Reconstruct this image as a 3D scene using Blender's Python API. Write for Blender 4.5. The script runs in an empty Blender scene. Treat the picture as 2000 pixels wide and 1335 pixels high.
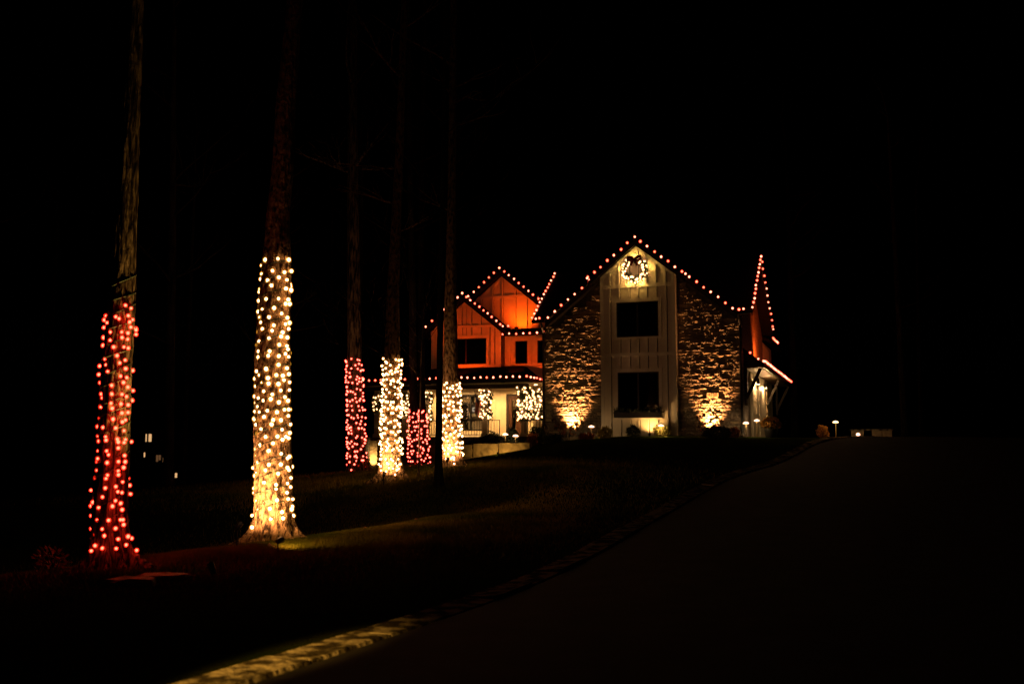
import bpy, bmesh, math, random
import numpy as np
from mathutils import Vector, Matrix
random.seed(7); rng = np.random.default_rng(7)
PI = math.pi
SC = bpy.context.scene
COL = SC.collection

# ------------------------------------------------------------------ camera, sky, light, exposure
PITCH = math.radians(6.0); FPX = 1944.0; CAMZ = 1.6
cam_d = bpy.data.cameras.new('camera'); cam = bpy.data.objects.new('camera', cam_d); COL.objects.link(cam)
cam_d.sensor_width = 36.0; cam_d.lens = 36.0 * FPX / 2000.0
cam_d.clip_start = 0.1; cam_d.clip_end = 3000
cam.location = (0, 0, CAMZ); cam.rotation_euler = (PI/2 + PITCH, 0, 0)
SC.camera = cam
cam_d.dof.use_dof = True; cam_d.dof.focus_distance = 24.0; cam_d.dof.aperture_fstop = 1.4
W = bpy.data.worlds.new('World'); SC.world = W; W.use_nodes = True
wn = W.node_tree; bgn = wn.nodes['Background']
sky = wn.nodes.new('ShaderNodeTexSky'); sky.sky_type = 'NISHITA'; sky.sun_disc = False
sky.sun_elevation = math.radians(-9); sky.sun_rotation = math.radians(200)
wn.links.new(sky.outputs[0], bgn.inputs[0]); bgn.inputs[1].default_value = 0.004
sun_d = bpy.data.lights.new('moon', 'SUN'); sun_d.energy = 0.0006; sun_d.angle = math.radians(0.6); sun_d.color = (1, .95, .85)
sun = bpy.data.objects.new('moon', sun_d); COL.objects.link(sun); sun.rotation_euler = (math.radians(50), 0, math.radians(-60))
vs = SC.view_settings; vs.view_transform = 'Standard'; vs.look = 'None'; vs.exposure = 0; vs.gamma = 1
SC.cycles.use_denoising = True
SC.cycles.max_bounces = 5; SC.cycles.transparent_max_bounces = 24
SC.cycles.sample_clamp_indirect = 4.0
SC.cycles.caustics_reflective = False; SC.cycles.caustics_refractive = False
try: SC.cycles.use_light_tree = True
except Exception: pass

def P(u, v, Y):
    """point at forward distance Y seen at photo pixel (u,v)"""
    a = (u-1000)/FPX; b = -(v-667.5)/FPX
    y = math.cos(PITCH)-b*math.sin(PITCH); z = math.sin(PITCH)+b*math.cos(PITCH)
    k = Y/y
    return Vector((a*k, Y, CAMZ+z*k))

# ------------------------------------------------------------------ materials
MAT = {}
def mat(name, col=(.5,.5,.5), rough=.7, metal=0, p0=.35, p1=.68, bdist=.05, var=0, vscale=5, bump=0, bscale=20, col2=None, stretch=(1,1,1), spec=.5, detail=6, coords='Object'):
    m = bpy.data.materials.new(name); m.use_nodes = True; MAT[name] = m
    nt = m.node_tree; b = nt.nodes['Principled BSDF']
    b.inputs['Base Color'].default_value = (*col, 1); b.inputs['Roughness'].default_value = rough
    b.inputs['Metallic'].default_value = metal; b.inputs['Specular IOR Level'].default_value = spec
    if var or bump or col2:
        tc = nt.nodes.new('ShaderNodeTexCoord'); mp = nt.nodes.new('ShaderNodeMapping'); mp.inputs['Scale'].default_value = stretch
        nt.links.new(tc.outputs[coords], mp.inputs[0])
        if var or col2:
            n = nt.nodes.new('ShaderNodeTexNoise'); n.inputs['Scale'].default_value = vscale; n.inputs['Detail'].default_value = detail
            nt.links.new(mp.outputs[0], n.inputs[0])
            r = nt.nodes.new('ShaderNodeValToRGB')
            c2 = col2 if col2 else tuple(min(1, c*(1+var)) for c in col)
            c1 = col if col2 else tuple(c*(1-var) for c in col)
            r.color_ramp.elements[0].position = p0; r.color_ramp.elements[1].position = p1
            r.color_ramp.elements[0].color = (*c1, 1); r.color_ramp.elements[1].color = (*c2, 1)
            nt.links.new(n.outputs[0], r.inputs[0]); nt.links.new(r.outputs[0], b.inputs['Base Color'])
        if bump:
            n2 = nt.nodes.new('ShaderNodeTexNoise'); n2.inputs['Scale'].default_value = bscale; n2.inputs['Detail'].default_value = 8
            nt.links.new(mp.outputs[0], n2.inputs[0])
            bp = nt.nodes.new('ShaderNodeBump'); bp.inputs['Strength'].default_value = bump; bp.inputs['Distance'].default_value = bdist
            nt.links.new(n2.outputs[0], bp.inputs['Height']); nt.links.new(bp.outputs[0], b.inputs['Normal'])
    return m
def emis(name, col, strength, sample=True):
    m = bpy.data.materials.new(name); m.use_nodes = True; MAT[name] = m
    nt = m.node_tree; nt.nodes.remove(nt.nodes['Principled BSDF'])
    e = nt.nodes.new('ShaderNodeEmission'); e.inputs[0].default_value = (*col, 1); e.inputs[1].default_value = strength
    nt.links.new(e.outputs[0], nt.nodes['Material Output'].inputs[0])
    m.cycles.emission_sampling = 'FRONT' if sample else 'NONE'
    return m
def bloom_shell(name, col, strength):
    """see-through glowing shell that imitates lens bloom round a bulb"""
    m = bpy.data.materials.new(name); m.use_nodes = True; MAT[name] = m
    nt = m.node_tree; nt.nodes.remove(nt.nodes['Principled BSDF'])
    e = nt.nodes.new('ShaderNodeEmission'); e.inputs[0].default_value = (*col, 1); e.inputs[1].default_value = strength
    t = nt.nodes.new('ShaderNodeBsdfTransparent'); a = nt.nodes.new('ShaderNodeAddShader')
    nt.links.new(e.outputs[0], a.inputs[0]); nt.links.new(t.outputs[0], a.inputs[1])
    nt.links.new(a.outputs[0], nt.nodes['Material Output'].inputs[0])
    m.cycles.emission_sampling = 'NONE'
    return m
mat('siding', (.74,.66,.49), .6, var=.05, vscale=3, bump=.05, bscale=60)
mat('trim', (.76,.69,.53), .55, var=.04, vscale=4)
mat('porch_paint', (.78,.67,.44), .6, var=.05, vscale=2)
mat('stone_tan', (.30,.23,.16), .9, var=.35, vscale=6, bump=.9, bscale=14)
mat('stone_grey', (.22,.18,.135), .9, var=.35, vscale=6, bump=.9, bscale=14)
mat('stone_buff', (.40,.31,.20), .9, var=.25, vscale=6, bump=.8, bscale=14)
mat('mortar', (.12,.105,.085), .95, var=.3, vscale=8)
mat('block_stone', (.42,.30,.14), .9, var=.35, vscale=2.5, bump=.8, bscale=6)
mat('side_stone', (.30,.25,.20), .9, col2=(.10,.08,.06), vscale=9, bump=1.0, bscale=12, stretch=(1,1,2.4))
mat('shingle', (.010,.0095,.009), .9, var=.3, vscale=10, bump=.4, bscale=30, spec=0)
mat('black_metal', (.008,.008,.008), .45, metal=.2)
mat('dark_wood', (.025,.013,.007), .6, var=.3, vscale=6, stretch=(1,1,.1))
mat('door_wood', (.09,.035,.014), .45, var=.3, vscale=8, stretch=(3,3,.2))
mat('soffit', (.17,.105,.05), .6, var=.2, vscale=6)
mat('room_dark', (.035,.032,.028), .9)
mat('room_black', (.007,.006,.005), .9)
mat('cloth_pale', (.6,.5,.36), .9, var=.15, vscale=8, stretch=(6,1,1))
mat('bark', (.02,.014,.009), .95, col2=(.20,.145,.085), vscale=16, bump=1, bscale=24, bdist=.12, stretch=(1,1,.16), p0=.42, p1=.62, spec=0)
mat('bark_pale', (.035,.024,.014), .95, col2=(.40,.27,.12), vscale=15, bump=1, bscale=22, bdist=.10, stretch=(1,1,.5), p0=.36, p1=.58, spec=0)
mat('bark_dark', (.015,.012,.009), .95, col2=(.06,.045,.03), vscale=8, bump=.8, bscale=20, stretch=(1,1,.2), spec=0)
mat('wire', (.02,.035,.008), .6)
mat('grass', (.010,.017,.002), .95, col2=(.02,.024,.003), vscale=.9, bump=.5, bscale=40, spec=0)
mat('grass_blade', (.06,.085,.007), .8, col2=(.24,.18,.025), vscale=.7, spec=0)  # paler than the lawn: the lit pool is put into the blade colour
mat('asphalt', (.015,.015,.014), .92, var=.35, vscale=2.2, bump=.35, bscale=90, spec=.12)
mat('concrete', (.26,.235,.18), .9, col2=(.035,.03,.02), p0=.42, p1=.56, vscale=5.0, bump=.8, bscale=14, detail=9, spec=0)
mat('leaf_green', (.045,.075,.018), .7, var=.4, vscale=9)
mat('leaf_yellow', (.30,.25,.04), .7, var=.35, vscale=9)
mat('leaf_dark', (.018,.028,.010), .8, var=.4, vscale=9)
mat('needle', (.02,.035,.012), .8, var=.4, vscale=9)
mat('mum_orange', (.42,.20,.02), .7, var=.4, vscale=12)
mat('rust_leaf', (.28,.08,.02), .7, var=.4, vscale=9)
mat('dry_flower', (.10,.06,.03), .9, var=.4, vscale=15)
mat('stem', (.04,.03,.015), .9)
mat('red_cloth', (.12,.006,.005), .7)
mat('flag_red', (.55,.03,.025), .8)
mat('flag_white', (.72,.66,.55), .8)
mat('flag_blue', (.012,.018,.09), .8)
mat('pole_tan', (.45,.33,.14), .5)
mat('fallen_leaf', (.34,.13,.04), .8, var=.2, vscale=20)
mat('engraved', (.13,.06,.025), .9)
mat('sign_stone', (.50,.41,.27), .85, var=.1, vscale=8)
mat('pot', (.03,.028,.025), .6)
mat('neighbour_wall', (.05,.045,.04), .9)
def glass_mat(name, tint, fac):
    m = bpy.data.materials.new(name); m.use_nodes = True; MAT[name] = m
    nt = m.node_tree; nt.nodes.remove(nt.nodes['Principled BSDF'])
    t = nt.nodes.new('ShaderNodeBsdfTransparent'); t.inputs[0].default_value = (*tint, 1)
    g = nt.nodes.new('ShaderNodeBsdfGlossy'); g.inputs['Roughness'].default_value = .04
    mx = nt.nodes.new('ShaderNodeMixShader'); mx.inputs[0].default_value = fac
    nt.links.new(t.outputs[0], mx.inputs[1]); nt.links.new(g.outputs[0], mx.inputs[2])
    nt.links.new(mx.outputs[0], nt.nodes['Material Output'].inputs[0])
glass_mat('glass', (.85,.85,.85), .07)
glass_mat('glass_dim', (.3,.3,.3), .05)
# bulbs
emis('warm_core', (1,.47,.21), 19); bloom_shell('warm_glass', (1,.40,.03), .30)
emis('pink_core', (1,.10,.065), 9); bloom_shell('pink_glass', (1,.02,.008), .34)
emis('red_core', (1,.030,.015), 22); bloom_shell('red_glass', (1,.018,.005), .36)
emis('rose_core', (1,.13,.065), 6); bloom_shell('rose_glass', (1,.035,.012), .20)
emis('pale_core', (1,.28,.155), 6); bloom_shell('pale_glass', (1,.08,.04), .08)
emis('gold_core', (1,.50,.22), 7); bloom_shell('gold_glass', (1,.45,.07), .16)
emis('lamp_lens', (1,.62,.30), 14)
emis('path_glow', (1,.56,.32), 5)
emis('pane_lit', (1,.56,.24), .75); emis('pane_dim', (1,.46,.18), .10)
emis('picture_glow', (1,.74,.5), .8)  # lit look of the framed picture put in as emission

# ------------------------------------------------------------------ object helpers
def link(name, me, m=None, parent=None):
    o = bpy.data.objects.new(name, me); COL.objects.link(o)
    if m is not None and me is not None and len(me.materials) == 0: me.materials.append(MAT[m] if isinstance(m, str) else m)
    if parent is not None: o.parent = parent
    return o
def tag(o, label=None, cat=None, group=None, kind=None):
    if label: o['label'] = label
    if cat: o['category'] = cat
    if group: o['group'] = group
    if kind: o['kind'] = kind
    return o
def empty(name, loc=(0,0,0), rz=0, label=None, cat=None, group=None):
    o = bpy.data.objects.new(name, None); COL.objects.link(o); o.location = loc; o.rotation_euler = (0,0,rz)
    o.empty_display_size = .2
    return tag(o, label, cat, group)

class MB:
    def __init__(s): s.v = []; s.f = []
    def add(s, v, f):
        n = len(s.v); s.v += [tuple(q) for q in v]; s.f += [tuple(i+n for i in q) for q in f]; return s
    def box(s, x0, x1, y0, y1, z0, z1):
        return s.add([(x0,y0,z0),(x1,y0,z0),(x1,y1,z0),(x0,y1,z0),(x0,y0,z1),(x1,y0,z1),(x1,y1,z1),(x0,y1,z1)],
                     [(0,3,2,1),(4,5,6,7),(0,1,5,4),(1,2,6,5),(2,3,7,6),(3,0,4,7)])
    def prism(s, poly, ext):
        """poly: coplanar 3d points, ext: extrusion vector"""
        n = len(poly); e = Vector(ext)
        v = [Vector(p) for p in poly]; v += [p+e for p in v]
        f = [tuple(range(n))[::-1], tuple(range(n, 2*n))] + [(i,(i+1)%n,(i+1)%n+n,i+n) for i in range(n)]
        return s.add(v, f)
    def bar(s, a, b, w, h=None):
        a = Vector(a); b = Vector(b); h = h or w; d = (b-a).normalized()
        up = Vector((0,0,1)) if abs(d.z) < .95 else Vector((0,1,0))
        x = d.cross(up).normalized()*w/2; y = x.cross(d).normalized()*h/2
        c = [a-x-y,a+x-y,a+x+y,a-x+y,b-x-y,b+x-y,b+x+y,b-x+y]
        return s.add(c, [(0,1,2,3),(7,6,5,4),(0,4,5,1),(1,5,6,2),(2,6,7,3),(3,7,4,0)])
    def tube(s, pts, rad, n=6):
        pts = [Vector(p) for p in pts]; N = len(pts)
        if not hasattr(rad, '__len__'): rad = [rad]*N
        base = len(s.v); prevx = None
        for i, p in enumerate(pts):
            d = (pts[min(i+1,N-1)]-pts[max(i-1,0)]).normalized()
            if prevx is None:
                up = Vector((0,0,1)) if abs(d.z) < .9 else Vector((1,0,0)); x = d.cross(up).normalized()
            else: x = (prevx-d*prevx.dot(d)).normalized()
            prevx = x; y = d.cross(x)
            for k in range(n):
                a = 2*PI*k/n; q = p+(x*math.cos(a)+y*math.sin(a))*rad[i]; s.v.append(tuple(q))
        for i in range(N-1):
            for k in range(n):
                a = base+i*n+k; b = base+i*n+(k+1)%n; s.f.append((a,b,b+n,a+n))
        s.f.append(tuple(base+k for k in range(n))[::-1]); s.f.append(tuple(base+(N-1)*n+k for k in range(n)))
        return s
    def lathe(s, prof, n=16, c=(0,0,0)):
        base = len(s.v)
        for r, z in prof:
            for k in range(n):
                a = 2*PI*k/n; s.v.append((c[0]+r*math.cos(a), c[1]+r*math.sin(a), c[2]+z))
        for i in range(len(prof)-1):
            for k in range(n):
                a = base+i*n+k; b = base+i*n+(k+1)%n; s.f.append((a,b,b+n,a+n))
        s.f.append(tuple(base+k for k in range(n))[::-1]); s.f.append(tuple(base+(len(prof)-1)*n+k for k in range(n)))
        return s
    def mesh(s, name, smooth=False):
        me = bpy.data.meshes.new(name); me.from_pydata(s.v, [], s.f); me.update()
        if smooth: me.polygons.foreach_set('use_smooth', [True]*len(me.polygons))
        return me
    def build(s, name, m, parent=None, smooth=False):
        return link(name, s.mesh(name, smooth), m, parent)
def box(name, m, parent, *a): return MB().box(*a).build(name, m, parent)

def np_mesh(name, V, F):
    me = bpy.data.meshes.new(name); V = np.asarray(V, dtype=np.float32); F = np.asarray(F, dtype=np.int32)
    nv, nf, k = len(V), len(F), F.shape[1]
    me.vertices.add(nv); me.vertices.foreach_set('co', V.ravel())
    me.loops.add(nf*k); me.loops.foreach_set('vertex_index', F.ravel())
    me.polygons.add(nf); me.polygons.foreach_set('loop_start', np.arange(0, nf*k, k, dtype=np.int32))
    me.polygons.foreach_set('loop_total', np.full(nf, k, dtype=np.int32)); me.update(); me.validate()
    return me
def leaf_mesh(name, C, size, aspect=.5, out=None, outw=0.0, r=None):
    """diamond leaves at the points C"""
    r = r or rng; C = np.asarray(C); n = len(C)
    d = r.normal(size=(n,3))
    if out is not None: d = d/np.linalg.norm(d, axis=1, keepdims=True) + outw*out
    d /= np.linalg.norm(d, axis=1, keepdims=True)
    q = r.normal(size=(n,3)); w = np.cross(d, q); w /= np.linalg.norm(w, axis=1, keepdims=True)
    L = size*(.6+.8*r.random((n,1))); nn = np.cross(d, w)
    V = np.stack([C, C+d*L*.5+w*L*aspect*.5+nn*L*.08, C+d*L, C+d*L*.5-w*L*aspect*.5+nn*L*.08], 1).reshape(-1,3)
    F = np.arange(4*n).reshape(n,4)
    return np_mesh(name, V, F)

def lamp(name, kind, loc, energy, color, radius=.03, target=None, size=60, blend=.5, parent=None):
    d = bpy.data.lights.new(name, kind); d.energy = energy; d.color = color
    if kind == 'AREA': d.size = radius
    else: d.shadow_soft_size = radius
    o = bpy.data.objects.new(name, d); COL.objects.link(o); o.location = loc
    if kind == 'SPOT': d.spot_size = math.radians(size); d.spot_blend = blend
    if target is not None:
        o.rotation_euler = (Vector(target)-Vector(loc)).to_track_quat('-Z', 'Y').to_euler()
    if parent is not None: o.parent = parent
    return o

# ------------------------------------------------------------------ house frame
TH = math.radians(20); HC, HS = math.cos(TH), math.sin(TH)
HB = Vector((5.485, 42.27, CAMZ+.45)); HRZ = -TH
def hw(t, s, z=0):
    """house frame to world"""
    return Vector((HB.x+HC*t+HS*s, HB.y-HS*t+HC*s, HB.z+z))

# ------------------------------------------------------------------ terrain
ctrl = [(-30,-20,0),(0,-20,0),(30,-20,0),(-20,0,-.1),(0,0,0),(20,0,0),(-10,8,0),(0,8,0),(10,8,0),(-18,14,-.1),(-5.6,14.5,-.11),(2,14,0),(12,14,.05),(22,14,.1),
 (-4.35,18,-.13),(2.6,20,.2),(-1.86,25,.62),(-3.26,27,.67),(-1.7,28,.97),(-5,32,.80),(-3.1,33,.98),(8.5,33,1.13),(13.8,42,1.96),(5,39.6,1.93),(9,38.4,1.88),(2,40.6,1.80),(.7,39,1.45),(-1.5,38.5,1.10),
 (5,45,2.0),(10,44,2.0),(12,50,2.0),(20,50,2.0),(20,42,1.95),(15,30,.95),(20,22,.4),(-7.3,44.5,.36),(-8,48,.3),(-3.6,42.5,.85),(-14,45,-.1),(-15,30,0),(-12,22,0),(-9,26,.2),(-9,35,.5),(-4.0,20.2,-.36),(-2.4,22.0,-.06),(-6.2,17.6,-.40),(-7.8,16,-.45),(-.9,22.8,.16),(-5.0,16.2,-.10),(-3.1,19.0,-.03),(-1.6,20.8,.10),(-2.6,16,-.16),(-4.2,14,-.18),(-.6,17.5,-.02),(-34,95,-3.0),(-60,60,-2),(0,95,1),(60,60,2),(60,100,2),(25,75,2),(-25,60,-1.2)]
CP = np.array(ctrl, float)
def tpsk(r2): return r2*np.log(r2+1e-9)*.5
def solve_tps():
    n = len(CP); X = CP[:,:2]; r2 = ((X[:,None]-X[None])**2).sum(-1)
    K = tpsk(r2)+np.eye(n)*.1; Pm = np.c_[np.ones(n), X]
    A = np.zeros((n+3,n+3)); A[:n,:n] = K; A[:n,n:] = Pm; A[n:,:n] = Pm.T
    return np.linalg.solve(A, np.r_[CP[:,2], 0,0,0])
TW = solve_tps()
def gz_arr(x, y):
    x = np.asarray(x, float); y = np.asarray(y, float)
    xc = np.clip(x, -60, 60); yc = np.clip(y, -20, 100)
    r2 = (xc[...,None]-CP[:,0])**2+(yc[...,None]-CP[:,1])**2
    n = len(CP)
    return (tpsk(r2)*TW[:n]).sum(-1)+TW[n]+TW[n+1]*xc+TW[n+2]*yc
def gz(x, y): return float(gz_arr(np.array([x]), np.array([y]))[0])

def grid_mesh(name, xs, ys, zoff=0, jitter=0):
    X, Y = np.meshgrid(xs, ys); Z = gz_arr(X, Y)+zoff
    if jitter: Z = Z+rng.normal(size=Z.shape)*jitter
    V = np.stack([X,Y,Z], -1).reshape(-1,3); nx, ny = len(xs), len(ys)
    i, j = np.meshgrid(np.arange(nx-1), np.arange(ny-1)); a = (j*nx+i).ravel()
    return np_mesh(name, V, np.stack([a,a+1,a+1+nx,a+nx], 1))
xs = np.r_[-900,-400,-200,-120,-80,np.arange(-60,-16,2.),np.arange(-16,20,.4),np.arange(20,61,2.),80,120,200,400,900]
ys = np.r_[-200,-60,np.arange(-20,4,2.),np.arange(4,50,.4),np.arange(50,101,2.),130,180,260,400,900]
g = grid_mesh('lawn', xs, ys, 0, 0); g.polygons.foreach_set('use_smooth', [True]*len(g.polygons))
tag(link('lawn', g, 'grass'), kind='structure')

# driveway along a curve, with a stone edging strip at its left
EDGE = [(-5.5,-1),(-3.55,3.6),(-1.75,7.9),(-.72,10.6),(2.6,20),(5.4,26.6),(8.6,33),(11.2,37.6),(13.9,42),(17.2,47),(22,53)]
def smooth_path(pts, n):
    pts = np.array(pts, float); s = np.r_[0, np.cumsum(np.hypot(*np.diff(pts, axis=0).T))]
    q = np.linspace(0, s[-1], n); m = np.gradient(pts, s, axis=0); out = []
    for v in q:
        i = min(np.searchsorted(s, v, side='right')-1, len(s)-2); h = s[i+1]-s[i]; u = (v-s[i])/h
        out.append((2*u**3-3*u**2+1)*pts[i]+(u**3-2*u**2+u)*h*m[i]+(-2*u**3+3*u**2)*pts[i+1]+(u**3-u**2)*h*m[i+1])
    return np.array(out)
ep = smooth_path(EDGE, 150); tan = np.gradient(ep, axis=0); tan /= np.linalg.norm(tan, axis=1, keepdims=True)
nrm = np.stack([tan[:,1], -tan[:,0]], 1)
offs = np.r_[.42, np.linspace(1, 8.5, 14)]
V = []; 
for o in offs:
    q = ep+nrm*o; V.append(np.c_[q, gz_arr(q[:,0], q[:,1])+.03])
V = np.stack(V, 1).reshape(-1,3); no = len(offs)
i, j = np.meshgrid(np.arange(no-1), np.arange(149)); a = (j*no+i).ravel()
dm = np_mesh('driveway', V, np.stack([a,a+1,a+1+no,a+no], 1)); dm.polygons.foreach_set('use_smooth', [True]*len(dm.polygons))
drive = tag(link('driveway', dm, 'asphalt'), kind='structure')
step = 3
for k in range(14, 142, step):                        # each edging slab of the driveway border
    b = MB(); v = []
    r0 = random.uniform(-.012,.012); r1 = random.uniform(-.015,.015)
    for m_, sh in ((k,.02),(k+step,-.02)):
        p = ep[m_]+tan[m_]*sh
        for o, zz in ((0,.045),(.02,.062),(.38,.058),(.405,.02)):
            q = p+nrm[m_]*o; v.append((q[0], q[1], gz(q[0],q[1])+zz+r0+(r1 if o > .2 else 0)))
    v2 = [(x,y,z-.12) for x,y,z in v]
    b.add(v+v2, [(0,1,5,4),(1,2,6,5),(2,3,7,6),(8,12,13,9),(9,13,14,10),(10,14,15,11),(0,8,9,1),(1,9,10,2),(2,10,11,3),(4,5,13,12),(5,6,14,13),(6,7,15,14),(0,4,12,8),(3,11,15,7)])
    b.build('edging_slab', 'concrete', drive)

# ------------------------------------------------------------------ house
H = empty('house', HB, HRZ, 'two storey stone and board-sided house with lit porch and strings of roof lights', 'house')
WL, WR = -4.30, 4.25                   # stone block, left and right corner
EZ = 5.02                              # front eave height
def slab(name, m, parent, pts, th=.16):
    a, b, c = Vector(pts[0]), Vector(pts[1]), Vector(pts[2])
    n = (b-a).cross(c-a).normalized()
    if n.z > 0: n = -n
    return MB().prism(pts, n*th).build(name, m, parent)

# stone front: backing walls left and right of the bay, and every stone
BW = 1.60; SL = .795; GP = 8.16         # bay half width, slope, front gable peak
def gtop(t): return GP-.12-SL*abs(t)
def gable_wall(name, m, t0, t1, s0, s1, z0=-.6, lim=gtop):
    poly = [(t0,s0,z0),(t1,s0,z0),(t1,s0,lim(t1)),(t0,s0,lim(t0))]
    return MB().prism(poly, (0,s1-s0,0)).build(name, m, H)
def wtop(t): return max(EZ-.1, gtop(t)) if abs(t) < 4.1 else EZ-.1
swl = MB().prism([(WL,.06,-.6),(-BW,.06,-.6),(-BW,.06,gtop(-BW)),(-4.0,.06,gtop(-4.0)),(WL,.06,EZ-.12)], (0,.3,0)).build('stone_wall', 'mortar', H)
swr = MB().prism([(BW,.06,-.6),(WR,.06,-.6),(WR,.06,EZ-.12),(4.0,.06,gtop(4.0)),(BW,.06,gtop(BW))], (0,.3,0)).build('stone_wall', 'mortar', H)
def stone_proto(r):
    nx, nz = 4, 3; v = []; f = []
    for k in range(nz+1):
        for i_ in range(nx+1):
            ex = i_ in (0,nx); ez = k in (0,nz)
            x = i_/nx-.5; z = k/nz-.5
            y = -.5 if not (ex or ez) else -.28
            y += r.uniform(-.26,.24)
            x += r.uniform(-.05,.05)*(0.6 if ex else 1); z += r.uniform(-.09,.09)*(1. if ez else 1)
            v.append((x,y,z))
    for k in range(nz):
        for i_ in range(nx):
            a = k*(nx+1)+i_; f.append((a,a+1,a+nx+2,a+nx+1))
    rim = [i_ for i_ in range(nx+1)]+[(k+1)*(nx+1)-1 for k in range(1,nz+1)]+[nz*(nx+1)+i_ for i_ in range(nx-1,-1,-1)]+[k*(nx+1) for k in range(nz-1,0,-1)]
    b0 = len(v)
    for q in rim: v.append((v[q][0], .6, v[q][2]))
    n = len(rim)
    for q in range(n): f.append((rim[(q+1)%n], rim[q], b0+q, b0+(q+1)%n))
    me = bpy.data.meshes.new('stone'); me.from_pydata(v, [], f); me.update(); return me
R_ = random.Random(11)
protos = []
for mname in ('stone_tan','stone_grey','stone_buff'):
    for k in range(9):
        me = stone_proto(R_); me.materials.append(MAT[mname]); protos.append(me)
allst = []
for (t0, t1, wall) in ((WL, -BW, swl), (BW, WR, swr)):
    z = -.35
    while z < 7.4:
        h = R_.choice((.07,.085,.1,.115,.13,.15,.21)); t = t0-.01
        while t < t1-.02:
            w = R_.uniform(.14,.52) if h < .2 else R_.uniform(.25,.6)
            if t1-(t+w) < .16: w = t1-t
            tc = t+w/2
            lim = min(gtop(t) if abs(t) < 4 else EZ-.12, gtop(t+w) if abs(t+w) < 4 else EZ-.12)
            if z+h < lim:
                if h >= .2 and R_.random() < .55:      # split a tall piece into two thin ones
                    c = R_.uniform(.4,.6)*h
                    allst += [(tc, z+c/2, w, c, wall), (tc, z+c+(h-c)/2, w, h-c, wall)]
                else: allst.append((tc, z+h/2, w, h, wall))
            t += w
        z += h
SIGN = (3.02, 1.66)     # centre of the engraved number stone
allst = [q for q in allst if not (abs(q[0]-SIGN[0]) < .24+q[2]/2-.05 and abs(q[1]-SIGN[1]) < .1+q[3]/2-.03)]
allst.sort(key=lambda q: -q[2]*q[3])
for q in allst[:300]:
    o = link('stone', R_.choice(protos), None, q[4])
    o.location = (q[0], .02, q[1]); o.scale = (q[2]*.985*R_.choice((1,-1)), .10*R_.uniform(.6,1.7), q[3]*.965)
for wall in (swl, swr):
    rest = [q for q in allst[300:] if q[4] is wall]; b = MB(); 
    for q in rest:
        me = R_.choice(protos[:9]); d = .095*R_.uniform(.6,1.7); sx = R_.choice((1,-1))
        vv = [(q[0]+v.co.x*q[2]*.98*sx, .02+v.co.y*d, q[1]+v.co.z*q[3]*.95) for v in me.vertices]
        b.add(vv, [tuple(p.vertices) for p in me.polygons])
    o = b.build('small_stones', 'stone_grey', wall); tag(o, kind='stuff')
# number stone
sg = MB().box(SIGN[0]-.23, SIGN[0]+.23, -.075, .05, SIGN[1]-.1, SIGN[1]+.1).build('number_stone', 'sign_stone', H)
sg['label'] = 'smooth pale stone engraved with 4720'
cu = bpy.data.curves.new('digits', 'FONT'); cu.body = '4720'; cu.size = .17; cu.extrude = .004; cu.align_x = 'CENTER'; cu.align_y = 'CENTER'; cu.resolution_u = 2; cu.space_character = 1.1
to = bpy.data.objects.new('tmp', cu); COL.objects.link(to); dg = bpy.context.evaluated_depsgraph_get()
tme = bpy.data.meshes.new_from_object(to.evaluated_get(dg)); bpy.data.objects.remove(to)
o = link('digits', tme, None, sg); tme.materials.clear(); tme.materials.append(MAT['engraved']); o.location = (SIGN[0], -.079, SIGN[1]); o.rotation_euler = (PI/2,0,0)

# bay with board and batten
BS = -.5
def btop(t): return GP-.10-SL*abs(t)
bay = MB().prism([(-BW,BS+.04,-.5),(BW,BS+.04,-.5),(BW,BS+.04,btop(BW)),(0,BS+.04,btop(0)),(-BW,BS+.04,btop(BW))], (0,.53,0)).build('bay_wall', 'mortar', H)
def panels(ts, lim, z0, s, t0, t1, parent, bands=()):
    """single boards with open joints right of each batten"""
    edges = [t0]+[t+.033 for t in ts]+[t1]; g_ = .032
    for k in range(len(edges)-1):
        a = edges[k]+(g_ if k else 0); b = edges[k+1]
        if b-a < .03: continue
        pts = [(a,s,z0),(b,s,z0),(b,s,lim(b))]
        if a < 0 < b and lim(0) > max(lim(a),lim(b))+.01: pts.append((0,s,lim(0)))
        pts.append((a,s,lim(a)))
        MB().prism(pts, (0,.035,0)).build('board', 'siding', parent)
def batten(t, z0, z1, s=BS, w=.065, d=.06, m='trim', parent=None):
    box('batten', m, parent or bay, t-w/2, t+w/2, s-d, s, z0, z1)
Z1 = 3.42; Z2 = 6.42       # level bands
def hband(z, h, t0, t1, s=BS, d=.052, parent=None, m='trim', name='band_board'):
    box(name, m, parent or bay, t0, t1, s-d, s, z-h/2, z+h/2)
UW = (-.90,.90,4.16,5.65); LW = (-.88,.88,.75,2.67)
for z, h in ((3.42,.14),(6.35,.16)): hband(z, h, -BW, BW)
for t in (-1.2,-.78,-.36,0.02,.40,.80,1.22):
    segs = [(-.3,.75),(2.95 if abs(t) < 1.1 else .75,3.35),(3.49,4.02 if abs(t) < 1.1 else 6.27),(5.9 if abs(t) < 1.1 else 6.27,6.27),(6.43,btop(t)-.18)]
    if abs(t) > 1.1: segs = [(-.3,3.35),(3.49,6.27),(6.43,btop(t)-.18)]
    for a, b in segs:
        if b-a > .08: batten(t, a, b)
panels((-1.2,-.78,-.36,0.02,.40,.80,1.22), btop, -.5, BS, -BW, BW, bay)
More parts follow.
